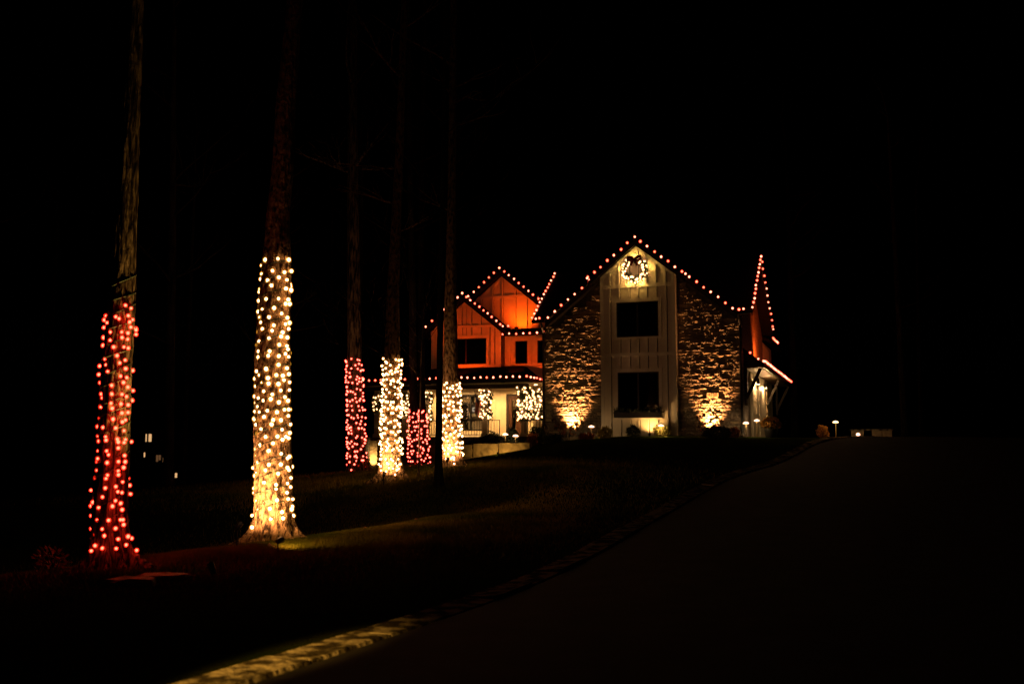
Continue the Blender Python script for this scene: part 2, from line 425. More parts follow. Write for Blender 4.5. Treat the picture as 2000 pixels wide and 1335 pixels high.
for sg_ in (-1, 1):
    box('corner_board', 'trim', bay, *sorted((sg_*(BW-.13), sg_*(BW+.012))), BS-.04, BS+.2, -.5, btop(BW))
    MB().prism([(sg_*BW,BS-.04,btop(BW)-.0),(0,BS-.04,btop(0)),(0,BS-.04,btop(0)-.17),(sg_*BW,BS-.04,btop(BW)-.17)], (0,.038,0)).build('rake_board', 'trim', bay)
def window(parent, t0, t1, z0, z1, s, mull=(0.5,), bars=(), trim=.13, room=1.2, glass='glass_dim', fr='black_metal', casing=True, roomm='room_dark', curt=False):
    w = box('window', 'room_dark', parent, t0, t1, s-.012, s+.02, z0, z1)
    w.data.materials.clear(); w.data.materials.append(MAT[roomm])
    f = MB(); e = .05
    f.box(t0,t1,s-.05,s-.014,z0,z0+e).box(t0,t1,s-.05,s-.014,z1-e,z1).box(t0,t0+e,s-.05,s-.014,z0+e,z1-e).box(t1-e,t1,s-.05,s-.014,z0+e,z1-e)
    for q in mull: c = t0+(t1-t0)*q; f.box(c-.035,c+.035,s-.049,s-.014,z0+e,z1-e)
    for q in bars: c = z0+(z1-z0)*q; f.box(t0+e,t1-e,s-.047,s-.014,c-.02,c+.02)
    f.build('frame', fr, w)
    edges = [0]+list(mull)+[1]
    for k in range(len(edges)-1):
        box('pane', glass, w, t0+(t1-t0)*edges[k]+.045, t0+(t1-t0)*edges[k+1]-.045, s-.03, s-.026, z0+e, z1-e)
    if casing:
        c = MB(); q = trim
        c.box(t0-q,t0-.002,s-.06,s-.002,z0-q*.6,z1+.002).box(t1+.002,t1+q,s-.06,s-.002,z0-q*.6,z1+.002).box(t0-q-.02,t1+q+.02,s-.066,s-.002,z1+.004,z1+q*1.15).box(t0-.002,t1+.002,s-.06,s-.002,z0-q*.6,z0-.002)
        c.build('casing', 'trim', w)
    return w
window(H, *UW[:2], *UW[2:], BS, mull=(.5,))
window(H, *LW[:2], *LW[2:], BS, mull=(.5,))
# window box with drooping greenery (a thing fixed to the wall: a part of the house)
wb = MB().box(-1.0,1.0,BS-.32,BS-.04,.76,.98).build('window_box', 'black_metal', H)
C = np.c_[rng.uniform(-1.03,1.05,420), rng.uniform(BS-.36,BS-.06,420), .96+np.abs(rng.normal(size=420))*.09]
link('foliage', leaf_mesh('foliage', C, .13, .35), 'leaf_dark', wb)

# roofs of the block
RT0, RT1 = WL-.42, WR+.48; RS = 3.3; RZ = 7.86; BE = 8.3
rsl = (RZ-EZ-.06)/(RS+.4)
slab('roof', 'shingle', H, [(RT0,-.4,EZ+.06),(-4.06,-.4,EZ+.06),(-4.06,RS,RZ),(RT0,RS,RZ)])
slab('roof', 'shingle', H, [(4.06,-.4,EZ+.06),(RT1,-.4,EZ+.06),(RT1,RS,RZ),(4.06,RS,RZ)])
slab('roof', 'shingle', H, [(-4.056,.4,EZ+.06+.8*rsl),(4.056,.4,EZ+.06+.8*rsl),(4.056,RS,RZ),(-4.056,RS,RZ)])
slab('roof', 'shingle', H, [(RT0,RS+.004,RZ),(RT1,RS+.004,RZ),(RT1,BE,EZ+.06),(RT0,BE,EZ+.06)])
for sg_ in (-1, 1):
    e = 4.14
    slab('gable_roof', 'shingle', H, [(0,-.36,GP+.06),(sg_*e,-.36,GP+.06-SL*e),(sg_*e,4.4,GP+.06-SL*e),(0,4.4,GP+.06)], .14)
    e = 2.03
    slab('bay_roof', 'shingle', H, [(0,-.86,GP+.075),(sg_*e,-.86,GP+.075-SL*e),(sg_*e,-.37,GP+.075-SL*e),(0,-.37,GP+.075)], .14)
    for ss, e0, e1 in ((-.885,0,2.05),(-.385,2.03,4.16)):
        z0 = GP+.07-SL*e0; z1 = GP+.07-SL*e1
        MB().prism([(sg_*e0,ss,z0),(sg_*e1,ss,z1),(sg_*e1,ss,z1-.2),(sg_*e0,ss,z0-.2)], (0,.022,0)).build('rake_fascia', 'black_metal', H)
def gutter(t0, t1, s, z, parent=None): return MB().box(t0,t1,s-.12,s,z-.12,z).build('gutter', 'black_metal', parent or H)
gutter(RT0-.02, -4.16, -.41, EZ+.05); gutter(4.16, RT1+.02, -.41, EZ+.05)
for t in (WL-.02, WR-.05):
    MB().tube([(t,-.42,EZ-.08),(t,-.35,EZ-.25),(t,-.12,EZ-.5),(t,-.12,.1),(t,-.3,-.05)], .055, 8).build('downspout', 'black_metal', H)
# body of the block: side walls
MB().prism([(WR-.25,.37,-.6),(WR-.25,8.1,-.6),(WR-.25,8.1,EZ-.2),(WR-.25,RS,RZ-.25),(WR-.25,.37,EZ+.3)], (.25,0,0)).build('side_wall', 'side_stone', H)
MB().prism([(WL,.37,-.6),(WL,8.1,-.6),(WL,8.1,EZ-.2),(WL,RS,RZ-.25),(WL,.37,EZ+.3)], (.25,0,0)).build('side_wall', 'side_stone', H)
for t in (RT0-.02, RT1):
    for (s0,z0,s1,z1) in ((-.4,EZ+.06,RS,RZ),(RS,RZ,BE,EZ+.06)):
        MB().prism([(t,s0,z0+.01),(t,s1,z1+.01),(t,s1,z1-.2),(t,s0,z0-.2)], (.022,0,0)).build('rake_fascia', 'black_metal', H)
# rear extension
box('rear_wall', 'siding', H, -4.0, WR-.1, 8.12, 13.4, -.6, 4.72)
for q in (8.9,9.5,10.1,10.7,11.3,11.9): box('batten', 'trim', H, WR-.098, WR-.07, q, q+.05, 3.3, 4.6)
slab('rear_roof', 'shingle', H, [(WR+.45,8.32,4.7),(WR+.45,13.8,4.7),(.2,13.8,7.2),(.2,8.32,7.2)])
slab('rear_roof', 'shingle', H, [(-4.3,8.32,4.7),(-4.3,13.8,4.7),(.196,13.8,7.2),(.196,8.32,7.2)])
# pent roof over the side doors
slab('pent_roof', 'shingle', H, [(WR+.01,.3,3.62),(WR+.01,14.8,3.62),(WR+.78,14.8,3.0),(WR+.78,.3,3.0)], .12)
box('pent_soffit', 'soffit', H, WR+.02, WR+.72, .34, 14.7, 2.80, 2.84)
MB().prism([(WR+.015,.32,2.85),(WR+.72,.32,2.85),(WR+.72,.32,2.93),(WR+.015,.32,3.48)], (0,.03,0)).build('pent_gable', 'black_metal', H)
MB().box(WR+.75,WR+.83,.28,14.8,2.80,2.96).build('gutter', 'black_metal', H)
for s in (.5, 8.6, 14.2):
    b = MB().bar((WR+.68,s,2.78),(WR+.06,s,1.5),.12,.12).box(WR+.005,WR+.12,s-.07,s+.07,1.25,2.795); b.build('bracket', 'dark_wood', H)
# side wall below the pent roof: white boards, doors, stone end
WS = WR+.012
sb = box('side_boards', 'siding', H, WR+.002, WS+.03, 2.4, 8.1, -.3, 2.78)
dr = box('garage_door', 'trim', H, WS+.031, WS+.06, 2.7, 5.2, -.25, 2.15)
for k in range(4):
    for q in range(2):
        box('panel', 'siding', dr, WS+.061, WS+.075, 2.78+q*1.22, 3.9+q*1.22, -.2+k*.58, .31+k*.58)
box('door_trim', 'trim', H, WS+.031, WS+.09, 2.52, 2.68, -.25, 2.3); box('door_trim', 'trim', H, WS+.031, WS+.09, 5.22, 8.0, -.25, 2.3)
box('door_trim', 'trim', H, WS+.031, WS+.095, 2.5, 8.02, 2.302, 2.42)
for k in range(12): box('quoin', 'stone_buff', H, WS+.03, WS+.13+.02*(k%2), 8.02, 8.5+.12*(k%2), -.3+k*.21, -.11+k*.21)
# sconces
for s in (3.6, 6.85):
    sc = MB().lathe([(.02,.0),(.06,.0),(.07,.04),(.05,.22),(.02,.26)], 10, (WS+.22,s,2.32)).bar((WS+.1,s,2.42),(WS+.22,s,2.56),.03).build('sconce', 'black_metal', H)
    MB().lathe([(.01,-.01),(.055,-.01),(.055,.0),(.01,.0)], 10, (WS+.22,s,2.31)).build('sconce_bulb', 'lamp_lens', sc)
    lamp('sconce_light', 'POINT', (WS+.24,s,2.30), 140, (1,.54,.22), .05, parent=H)

# ---- left part: porch, walls, two gables
BSs = 3.0; MS = 3.5; AS = 4.5
bg_c, bg_h, bg_pk = -9.34, 2.0, 6.76       # near gable
def bgt(t): return bg_pk-.14-.8*abs(t-bg_c)
B4 = BSs+.04
gb = MB().prism([(-11.15,B4,2.4),(-7.5,B4,2.4),(-7.5,B4,bgt(-7.5)),(bg_c,B4,bgt(bg_c)),(-11.15,B4,bgt(-11.15))], (0,2.4,0)).build('gable_wall', 'mortar', H)
panels((-10.85,-10.5,-10.0,-9.55,-9.34,-9.05,-8.55,-8.1,-7.85), bgt, 2.4, BSs, -11.15, -7.5, gb)
for t in (-10.85,-10.5,-10.0,-9.55,-9.05,-8.55,-8.1,-7.85):
    if -10.75 < t < -8.1: batten(t, 4.95, 5.32, BSs, parent=gb); batten(t, 5.44, bgt(t)-.12, BSs, parent=gb)
    else: batten(t, 3.4, min(5.32, bgt(t)-.1), BSs, parent=gb)
hband(5.38, .12, -11.1, -7.6, BSs, parent=gb); hband(3.42, .12, -11.15, -7.5, BSs, parent=gb)
for sg_ in (-1,1):
    MB().prism([(bg_c,BSs-.03,bgt(bg_c)),(bg_c+sg_*1.85,BSs-.03,bgt(bg_c+1.85)),(bg_c+sg_*1.85,BSs-.03,bgt(bg_c+1.85)-.13),(bg_c,BSs-.03,bgt(bg_c)-.13)], (0,.028,0)).build('rake_board', 'trim', gb)
    box('corner_board', 'trim', gb, *( (-11.16,-11.03) if sg_ < 0 else (-7.63,-7.49)), BSs-.03, BSs-.001, 2.5, 5.25)
    e = 2.3
    slab('gable_roof', 'shingle', H, [(bg_c,BSs-.4,bg_pk+.04),(bg_c+sg_*e,BSs-.4,bg_pk+.04-.8*e),(bg_c+sg_*e,BSs+3.4,bg_pk+.04-.8*e),(bg_c,BSs+3.4,bg_pk+.04)], .12)
    MB().prism([(bg_c,BSs-.42,bg_pk+.05),(bg_c+sg_*e,BSs-.42,bg_pk+.05-.8*e),(bg_c+sg_*e,BSs-.42,bg_pk-.16-.8*e),(bg_c,BSs-.42,bg_pk-.16)], (0,.02,0)).build('rake_fascia', 'black_metal', H)
window(H, -10.38, -8.22, 3.52, 4.78, BSs, mull=(.5,))
mw = box('middle_wall', 'siding', H, -7.48, WL-.01, MS, MS+.3, 2.4, 4.92)
for t in (-7.2,-6.95,-6.1,-5.95): batten(t, 3.4, 4.9, MS, parent=mw)
window(H, -6.93, -6.30, 3.52, 4.62, MS, mull=()); window(H, -5.80, -5.1, 3.52, 4.62, MS, mull=())
hband(3.44, .1, -7.48, WL, MS, parent=mw)
slab('low_roof', 'shingle', H, [(-7.45,MS-.45,4.94),(WL-.02,MS-.45,4.94),(WL-.02,AS,5.36),(-7.45,AS,5.36)], .1)
gutter(-7.42, WL-.02, MS-.46, 4.94)
ga_c, ga_pk = -7.98, 8.18
def gat(t): return ga_pk-.14-.81*abs(t-ga_c)
A4 = AS+.04
gA = MB().prism([(-11.0,A4,2.6),(-4.7,A4,2.6),(-4.7,A4,gat(-4.7)),(ga_c,A4,gat(ga_c)),(-11.0,A4,gat(-11.0))], (0,.25,0)).build('gable_wall', 'mortar', H)
panels((-9.7,-9.1,-8.5,-7.98,-7.3,-6.7,-6.1,-5.5), gat, 2.6, AS, -11.0, -4.7, gA)
for t in (-9.7,-9.1,-8.5,-7.98,-7.3,-6.7,-6.1,-5.5):
    batten(t, 5.3, 6.92, AS, parent=gA)
    if gat(t)-.2 > 7.1: batten(t, 7.06, gat(t)-.16, AS, parent=gA)
hband(6.99, .12, -9.8, -6.6, AS, parent=gA)
for sg_ in (-1,1):
    e = 3.6
    MB().prism([(ga_c,AS-.03,gat(ga_c)),(ga_c+sg_*3,AS-.03,gat(ga_c+3)),(ga_c+sg_*3,AS-.03,gat(ga_c+3)-.13),(ga_c,AS-.03,gat(ga_c)-.13)], (0,.028,0)).build('rake_board', 'trim', gA)
    slab('gable_roof', 'shingle', H, [(ga_c,AS-.4,ga_pk+.04),(ga_c+sg_*e,AS-.4,ga_pk+.04-.81*e),(ga_c+sg_*e,AS+8,ga_pk+.04-.81*e),(ga_c,AS+8,ga_pk+.04)], .12)
    MB().prism([(ga_c,AS-.42,ga_pk+.05),(ga_c+sg_*e,AS-.42,ga_pk+.05-.81*e),(ga_c+sg_*e,AS-.42,ga_pk-.16-.81*e),(ga_c,AS-.42,ga_pk-.16)], (0,.02,0)).build('rake_fascia', 'black_metal', H)
box('rear_body', 'siding', H, -11.1, -4.4, AS+.32, 12, -1.8, 5.2)
# porch
PF = 0.0; PS = 1.0; PT0, PT1 = -14.5, -5.45
porch_wall = MB().box(-11.5,-9.95,MS,MS+.2,PF,2.55).box(-9.95,-8.62,MS,MS+.2,2.08,2.55).box(-9.95,-8.62,MS,MS+.2,PF,.32).box(-8.62,-7.42,MS,MS+.2,PF,2.55).box(-7.42,-6.35,MS,MS+.2,2.08,2.55).box(-6.35,WL,MS,MS+.2,PF,2.55).build('porch_wall', 'porch_paint', H)
for t in (-11.3,-11.0,-10.6,-10.2,-8.35,-8.0,-7.65,-6.1,-5.75,-5.4,-5.05,-4.7): batten(t, PF+.2, 2.3, MS, m='porch_paint', parent=porch_wall, w=.045, d=.02)
hband(.12, .22, -11.15, -7.44, MS, parent=porch_wall, m='trim', d=.03)
slab('porch_roof', 'shingle', H, [(PT0,PS,2.62),(PT1,PS,2.62),(PT1-.9,BSs,3.36),(PT0+1.2,BSs,3.36)], .1)
slab('porch_roof', 'shingle', H, [(PT1,PS+.01,2.62),(PT1,MS,2.62),(PT1-.9,MS,3.36),(PT1-.9,BSs,3.36)], .08)
slab('porch_roof', 'shingle', H, [(PT0,6,2.62),(PT0,PS+.01,2.62),(PT0+1.2,BSs,3.36),(PT0+1.2,6,3.36)], .08)
slab('porch_roof', 'shingle', H, [(PT1+.02,MS-.9,2.60),(WL-.02,MS-.9,2.60),(WL-.02,MS,2.9),(PT1+.02,MS,2.9)], .08)
gutter(PT0, PT1, PS, 2.60); box('gutter', 'black_metal', H, PT1+.002, PT1+.1, PS-.12, MS-.1, 2.48, 2.60)
ceil = box('porch_ceiling', 'porch_paint', H, PT0+.25, WL-.02, PS+.2, MS-.02, 2.42, 2.46)
box('porch_ceiling', 'porch_paint', H, PT0+.25, -11.17, MS-.018, 6, 2.42, 2.46)
box('porch_beam', 'dark_wood', H, PT0+.3, PT1-.1, PS+.22, PS+.42, 2.22, 2.418)
deck = box('porch_deck', 'soffit', H, -14.2, WL-.02, PS+.1, MS+.1, -.1, PF)
box('porch_deck', 'soffit', H, -14.2, -11.17, MS+.102, 6, -.1, PF)
box('foundation_pier', 'block_stone', H, -13.42, -13.02, PS-.02, PS+.198, -2.2, -.15)
found = box('foundation', 'side_stone', H, -14.1, WL-.02, PS+.2, MS, -2.2, -.102)
# front window and door on the porch
fw = MB().box(-9.95,-8.62,MS+1.6,MS+1.62,.32,2.08).box(-9.95,-9.93,MS+.2,MS+1.6,.32,2.08).box(-8.64,-8.62,MS+.2,MS+1.6,.32,2.08).box(-9.95,-8.62,MS+.2,MS+1.6,.3,.319).box(-9.95,-8.62,MS+.2,MS+1.6,2.081,2.1).build('window', 'room_black', H)
f = MB(); t0, t1, z0, z1, s = -9.95, -8.62, .32, 2.08, MS
for a in ((t0,t0+.07,z0,z1),(t1-.07,t1,z0,z1),(t0+.07,t1-.07,z0,z0+.07),(t0+.07,t1-.07,z1-.07,z1),(-9.31,-9.25,z0+.07,z1-.07)): f.box(a[0],a[1],s+.02,s+.1,a[2],a[3])
f.box(t0+.07,-9.311,s+.021,s+.1,1.62,1.68).box(-9.249,t1-.07,s+.021,s+.1,1.62,1.68)
f.build('frame', 'black_metal', fw)
for a, b in ((t0+.07,-9.31),(-9.25,t1-.07)):
    for c, d in ((z0+.07,1.62),(1.68,z1-.07)): box('pane', 'glass', fw, a, b, s+.05, s+.056, c, d)
box('reflection_cloth', 'cloth_pale', fw, -9.8, -9.36, s+.22, s+.24, 1.72, 1.98); box('reflection_cloth', 'cloth_pale', fw, -9.18, -8.78, s+.22, s+.24, 1.72, 1.98)  # pale cloth added to imitate the warm reflection in the upper panes
scn = box('lit_picture', 'picture_glow', fw, -9.66, -9.4, s+1.2, s+1.22, 1.30, 1.50); box('picture_centre', 'room_dark', scn, -9.6, -9.47, s+1.19, s+1.199, 1.36, 1.45)  # framed picture that glows by itself to look lit
c = MB(); q = .1
c.box(t0-q,t0-.002,s-.03,s-.002,z0-.1,z1).box(t1+.002,t1+q,s-.03,s-.002,z0-.1,z1).box(t0-q-.03,t1+q+.03,s-.035,s-.002,z1+.002,z1+.14); c.build('casing', 'trim', fw)
dj = MB().box(-7.42,-7.3,MS+.02,MS+.14,PF,2.08).box(-6.47,-6.35,MS+.02,MS+.14,PF,2.08).box(-7.3,-6.47,MS+.02,MS+.14,1.97,2.08).build('door_frame', 'dark_wood', H)
door = MB().box(-7.298,-7.14,MS+.05,MS+.11,.02,1.965).box(-6.92,-6.472,MS+.05,MS+.11,.02,1.965).box(-7.14,-6.92,MS+.05,MS+.11,.02,.3).box(-7.14,-6.92,MS+.05,MS+.11,1.8,1.965).build('front_door', 'door_wood', H)
box('pane', 'glass', door, -7.14, -6.92, MS+.08, MS+.085, .3, 1.8); box('curtain', 'cloth_pale', door, -7.13, -6.93, MS+.2, MS+.22, 1.35, 1.85)
box('hall', 'room_dark', dj, -7.4, -6.37, MS+1.2, MS+1.25, 0, 2.1)
MB().tube([(-6.98,MS+.03,1.0),(-6.98,MS-.01,1.02),(-6.88,MS-.01,1.02)], .012, 6).build('handle', 'black_metal', door)
# posts
PP = [(-13.2,1.35),(-11.72,1.35),(-10.62,1.35),(-7.62,1.35),(-5.72,1.35),(-5.30,2.0)]
for k, (t, s) in enumerate(PP):
    w = .13; po = MB().box(t-w,t+w,s-w,s+w,.16,2.22).build('porch_post', 'porch_paint', H)
    box('pedestal', 'trim', po, t-w-.05, t+w+.05, s-w-.05, s+w+.05, PF+.002, .158)
# railing with pickets
def railing(t0, t1, s, z0=.08, z1=.78):
    r = MB().box(t0,t1,s-.025,s+.025,z1-.04,z1).box(t0,t1,s-.02,s+.02,z0,z0+.035).box(t0,t0+.03,s-.018,s+.018,z0,z1).box(t1-.03,t1,s-.018,s+.018,z0,z1).build('railing', 'black_metal', H)
    n = max(2, int((t1-t0)/.13))
    for k in range(1, n):
        t = t0+(t1-t0)*k/n; box('picket', 'black_metal', r, t-.009, t+.009, s-.009, s+.009, z0+.036, z1-.041)
railing(-13.06,-11.86,1.3); railing(-11.58,-10.76,1.3); railing(-10.48,-7.76,1.3); railing(-7.48,-6.9,1.3); railing(-5.66,-4.4,1.2)
# recessed porch lights
for t in (-13.0,-11.0,-9.6,-8.25,-6.9,-5.5):
    d = MB().lathe([(.0,2.405),(.07,2.405),(.08,2.419),(.0,2.419)], 14, (t,2.3,0)).build('ceiling_light', 'lamp_lens', H)
    lamp('porch_light', 'SPOT', (t,2.3,2.39), 260 if t > -11.5 else 8, (1,.55,.20), .06, (t,2.75,0), 150, .6, parent=H)

# red floodlights standing on the roofs
def flood(name_label, loc, target, energy, col, size=130, blend=.8, fixture=True):
    e = empty('flood_light', hw(*loc), HRZ, name_label, 'floodlight', 'red floodlights on the roofs')
    MB().box(-.09,.09,-.05,.05,0,.1).bar((0,0,-.14),(0,0,0),.03).build('body', 'black_metal', e)
    box('lens', 'black_metal', e, -.07, .07, -.03, .03, .101, .106)
    a = hw(*loc)+Vector((0,0,.14)); lamp('flood_lamp', 'SPOT', a, energy, col, .05, hw(*target), size, blend)
REDC = (1,.065,.003)
flood('small black floodlight on the low roof under the glowing orange gable', (-6.95,3.7,5.24), (-6.9,5.0,6.9), 200, (1,.075,.002))
flood('small black floodlight on the porch roof under the wide upper window', (-9.2,1.25,2.86), (-9.0,3.4,4.9), 250, REDC, 104)
flood('small black floodlight on the porch roof under the narrow upper windows', (-6.6,1.5,2.95), (-6.2,3.9,4.6), 170, REDC, 104)
flood('small black floodlight on the pent roof beside the red-lit side wall', (4.75,4.4,3.28), (4.2,5.2,4.6), 340, (1,.10,.010), 150)

# ------------------------------------------------------------------ bulbs and strings
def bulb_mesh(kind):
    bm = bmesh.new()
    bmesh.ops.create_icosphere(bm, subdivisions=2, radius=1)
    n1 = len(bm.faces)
    r = bmesh.ops.create_icosphere(bm, subdivisions=2, radius=1.75)  # larger shell added as a glow halo round the bulb
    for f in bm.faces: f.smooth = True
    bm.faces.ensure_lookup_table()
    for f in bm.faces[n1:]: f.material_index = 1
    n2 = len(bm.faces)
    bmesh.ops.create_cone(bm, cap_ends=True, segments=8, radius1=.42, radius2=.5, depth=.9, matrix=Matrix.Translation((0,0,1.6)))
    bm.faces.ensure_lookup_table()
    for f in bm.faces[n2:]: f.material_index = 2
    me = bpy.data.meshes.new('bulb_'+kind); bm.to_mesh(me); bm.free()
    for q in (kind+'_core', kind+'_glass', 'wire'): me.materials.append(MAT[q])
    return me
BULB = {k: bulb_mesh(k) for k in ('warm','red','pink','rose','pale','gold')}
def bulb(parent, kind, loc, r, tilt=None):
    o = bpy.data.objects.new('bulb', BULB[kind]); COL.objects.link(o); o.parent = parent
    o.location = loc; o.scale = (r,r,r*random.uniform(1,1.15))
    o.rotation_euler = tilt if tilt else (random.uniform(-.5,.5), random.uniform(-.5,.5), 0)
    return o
def run(a, b, n, off=(0,0,0), ends=True):
    a = Vector(a)+Vector(off); b = Vector(b)+Vector(off)
    return [a.lerp(b, k/(n-1)) for k in range(n)]
def house_string(label, pts, r=.041, wire=True, tiltmax=.5):
    e = empty('roof_light_string', HB, HRZ, label, 'string lights', 'light strings along the roof edges')
    for k, p in enumerate(pts):
        kind = 'pale' if random.random() < .45 else 'rose'
        q = Vector(p)+Vector((random.uniform(-.02,.02), 0, random.uniform(-.02,.02)))
        bulb(e, kind, q, r*random.uniform(.9,1.08))
    MB().tube([Vector(p)+Vector((0,.03,-.07)) for p in pts], .008, 4).build('cord', 'wire', e)
    return e
zb = .13
def gp(t, s): return (t, s, GP+.07+zb-SL*abs(t))
pts = run(gp(-4.0,-.42), gp(-2.15,-.42), 7)+[(-2.09,-.6,GP+zb-SL*2.0),(-2.08,-.75,GP+.1+zb-SL*2.0)]+run(gp(-2.07,-.9), gp(0,-.9), 8)+run(gp(.27,-.9), gp(2.0,-.9), 7)+[(2.1,-.65,GP+zb-SL*2.0)]+run(gp(2.2,-.42), gp(3.95,-.42), 7)
pts = [(RT0+.15,-.47,EZ+.13),(-4.38,-.47,EZ+.14),]+pts+[(4.22,-.47,EZ+.13),(4.42,-.47,EZ+.12)]
house_string('string of pink lights up and over the tall front gable with the wreath', pts)
def rk(t, s): 
    z = EZ+.06+(RZ-EZ-.06)*(s+.4)/(RS+.4) if s <= RS else RZ-(RZ-EZ-.06)*(s-RS)/(BE-RS)
    return (t, s, z+zb)
house_string('steep string of pink lights climbing the dark roof edge left of the front gable', run(rk(RT0-.03,-.4), rk(RT0-.03,RS-.35), 13))
house_string('string of pink lights over the narrow side gable at the far right of the house', run(rk(RT1+.04,-.4), rk(RT1+.04,RS), 13)+run(rk(RT1+.04,RS+.35), rk(RT1+.04,BE-.3), 11)+[rk(RT1+.04,BE-.1)])
def b1(t): return (t, BSs-.45, bg_pk+.07+zb-.8*abs(t-bg_c))
house_string('string of pink lights over the lower red gable behind the lit tree', run(b1(-11.6), b1(-9.6), 7)+run(b1(-9.34), b1(-7.35), 10)+[(-7.28,BSs-.3,5.26),(-7.1,BSs-.1,5.3)])
def a1(t): return (t, AS-.45, ga_pk+.07+zb-.81*abs(t-ga_c))
house_string('string of pink lights over the upper orange gable', run(a1(-10.2), a1(-8.25), 8)+run(a1(-7.98), a1(-5.2), 12))
house_string('short level string of pink lights above the narrow upper windows', run((-7.38,MS-.6,4.93),(-4.95,MS-.6,4.93),8))
house_string('long string of pink lights along the porch eave', run((PT0+.1,PS-.15,2.72),(PT1,PS-.15,2.72),29)+run((PT1+.14,PS+.1,2.70),(PT1+.14,MS-.7,2.68),5))
house_string('dense slanting string of pink lights along the side roof at the right', [(WR+.3,.24,3.40),(WR+.6,.24,3.16)]+run((WR+.84,.3,3.07),(WR+.84,14.7,3.07),46), r=.04)
house_string('tiny string of pink lights on the rear roof corner at the right', run((WR+.5,8.4,4.83),(WR+.5,10.8,4.83),8), r=.04)

# wreath on the bay
WC = Vector((-.06,BS-.12,7.02))
wr = empty('wreath', hw(*WC), HRZ, 'lit evergreen wreath with a dark red bow on the front gable', 'wreath')
n = 2600; a = rng.uniform(0,2*PI,n); rr = .45+rng.normal(size=n)*.075; yy = rng.normal(size=n)*.045
C = np.c_[rr*np.cos(a), yy, rr*np.sin(a)]
link('greenery', leaf_mesh('greenery', C, .12, .16), 'needle', wr)
for k in range(12): a = 2*PI*k/12+.2; bulb(wr, 'warm', (.53*math.cos(a), .055, .53*math.sin(a)), .03)
for k in range(46):
    a = .72*PI+(1.6*PI)*k/45+random.uniform(-.12,.12); q = .46+random.uniform(-.13,.13)
    bulb(wr, 'gold', (q*math.cos(a), random.uniform(-.12,-.03), q*math.sin(a)), random.uniform(.026,.04))
bw = MB()
for sg_ in (-1,1):
    bw.tube([(0,-.12,.42),(sg_*.12,-.16,.53),(sg_*.25,-.13,.52),(sg_*.26,-.12,.41),(sg_*.12,-.15,.38),(0,-.12,.42)], [.03,.06,.07,.07,.055,.03], 8)
    bw.tube([(0,-.12,.42),(sg_*.08,-.14,.3),(sg_*.14,-.13,.16)], [.03,.045,.05], 6)
bw.build('bow', 'red_cloth', wr, True)
for a in (.5,.05,.95,1.35,1.65): lamp('wreath_glow', 'POINT', hw(WC.x+.56*math.cos(a*PI), BS-.17, WC.z+.56*math.sin(a*PI)), 14, (1,.54,.12), .04)

# garlands with lights round the posts
def garland(label, t, s, z0, z1, rad, nb, nl=2600, sx=1.0):
    e = empty('garland', hw(t,s,z0), HRZ, label, 'garland', 'lit garlands on the porch posts')
    h = z1-z0
    a = rng.uniform(0,2*PI,nl); zz = rng.uniform(0,h,nl); r0 = rad*(.62+.25*np.sin(zz*7+a)+.2*rng.random(nl))
    C = np.c_[r0*np.cos(a)*sx, r0*np.sin(a), zz]
    link('greenery', leaf_mesh('greenery', C, .13, .2), 'needle', e)
    R2 = random.Random(int(t*100))
    for k in range(nb):
        aa = R2.uniform(PI*.98, 2.02*PI) ; z = R2.uniform(.02,h); rr = rad*(.8+R2.uniform(0,.35))
        bulb(e, 'gold', (rr*math.cos(aa)*sx, rr*math.sin(aa), z), R2.uniform(.027,.042))
    return e
garland('lit garland on the porch corner post behind the leftmost small red tree', -13.2,1.35,1.1,2.1,.22,16)
garland('lit garland on the post just right of the middle yellow tree', -11.72,1.35,.95,2.1,.26,34)
garland('lit garland on the post above the short red-lit tree', -10.62,1.35,.75,2.1,.26,44)
garland('lit garland on the post beside the hanging flag', -7.62,1.35,.8,2.15,.27,52)
garland('wide lit garland on the post right of the front door', -5.72,1.35,.72,2.28,.31,80,4200)
garland('lit garland on the rear post nearest the stone wall', -5.30,2.0,.75,2.2,.22,44)

# flag on a slanting pole
fe = empty('flag', hw(-7.72,1.18,1.45), HRZ, 'striped red and white flag drooping from a slanting pole on the porch', 'flag')
MB().tube([(0,0,0),(-.3,-.25,.62)], .014, 6).lathe([(.005,0),(.025,.02),(.005,.05)], 8, (-.3,-.25,.62)).build('pole', 'pole_tan', fe)
nx, nz = 14, 24
for st in range(13):
    b = MB()
    for k in range(nz+1):
        for e_ in (0,1):
            u = (st+e_)/13
            q = k/nz; x = -.30+.27*u*(1-.15*q)+.04*math.sin(u*9+q*2); y = -.22+.08*math.sin(u*14+q*3)+.18*u*(1-q)
            z = .56-.45*u*(1-q*.65)-.92*q
            b.v.append((x,y,z))
        if k: n0 = 2*k; b.f.append((n0-2,n0-1,n0+1,n0))
    # canton in the upper part of the first stripes
    o = link('stripe', b.mesh('stripe', True), None, fe)
    o.data.materials.append(MAT['flag_red' if st%2 == 0 else 'flag_white']); o.data.materials.append(MAT['flag_blue'])
    if st < 7:
        for p in o.data.polygons:
            if p.index < 8: p.material_index = 1
    so = o.modifiers.new('thick', 'SOLIDIFY'); so.thickness = .004

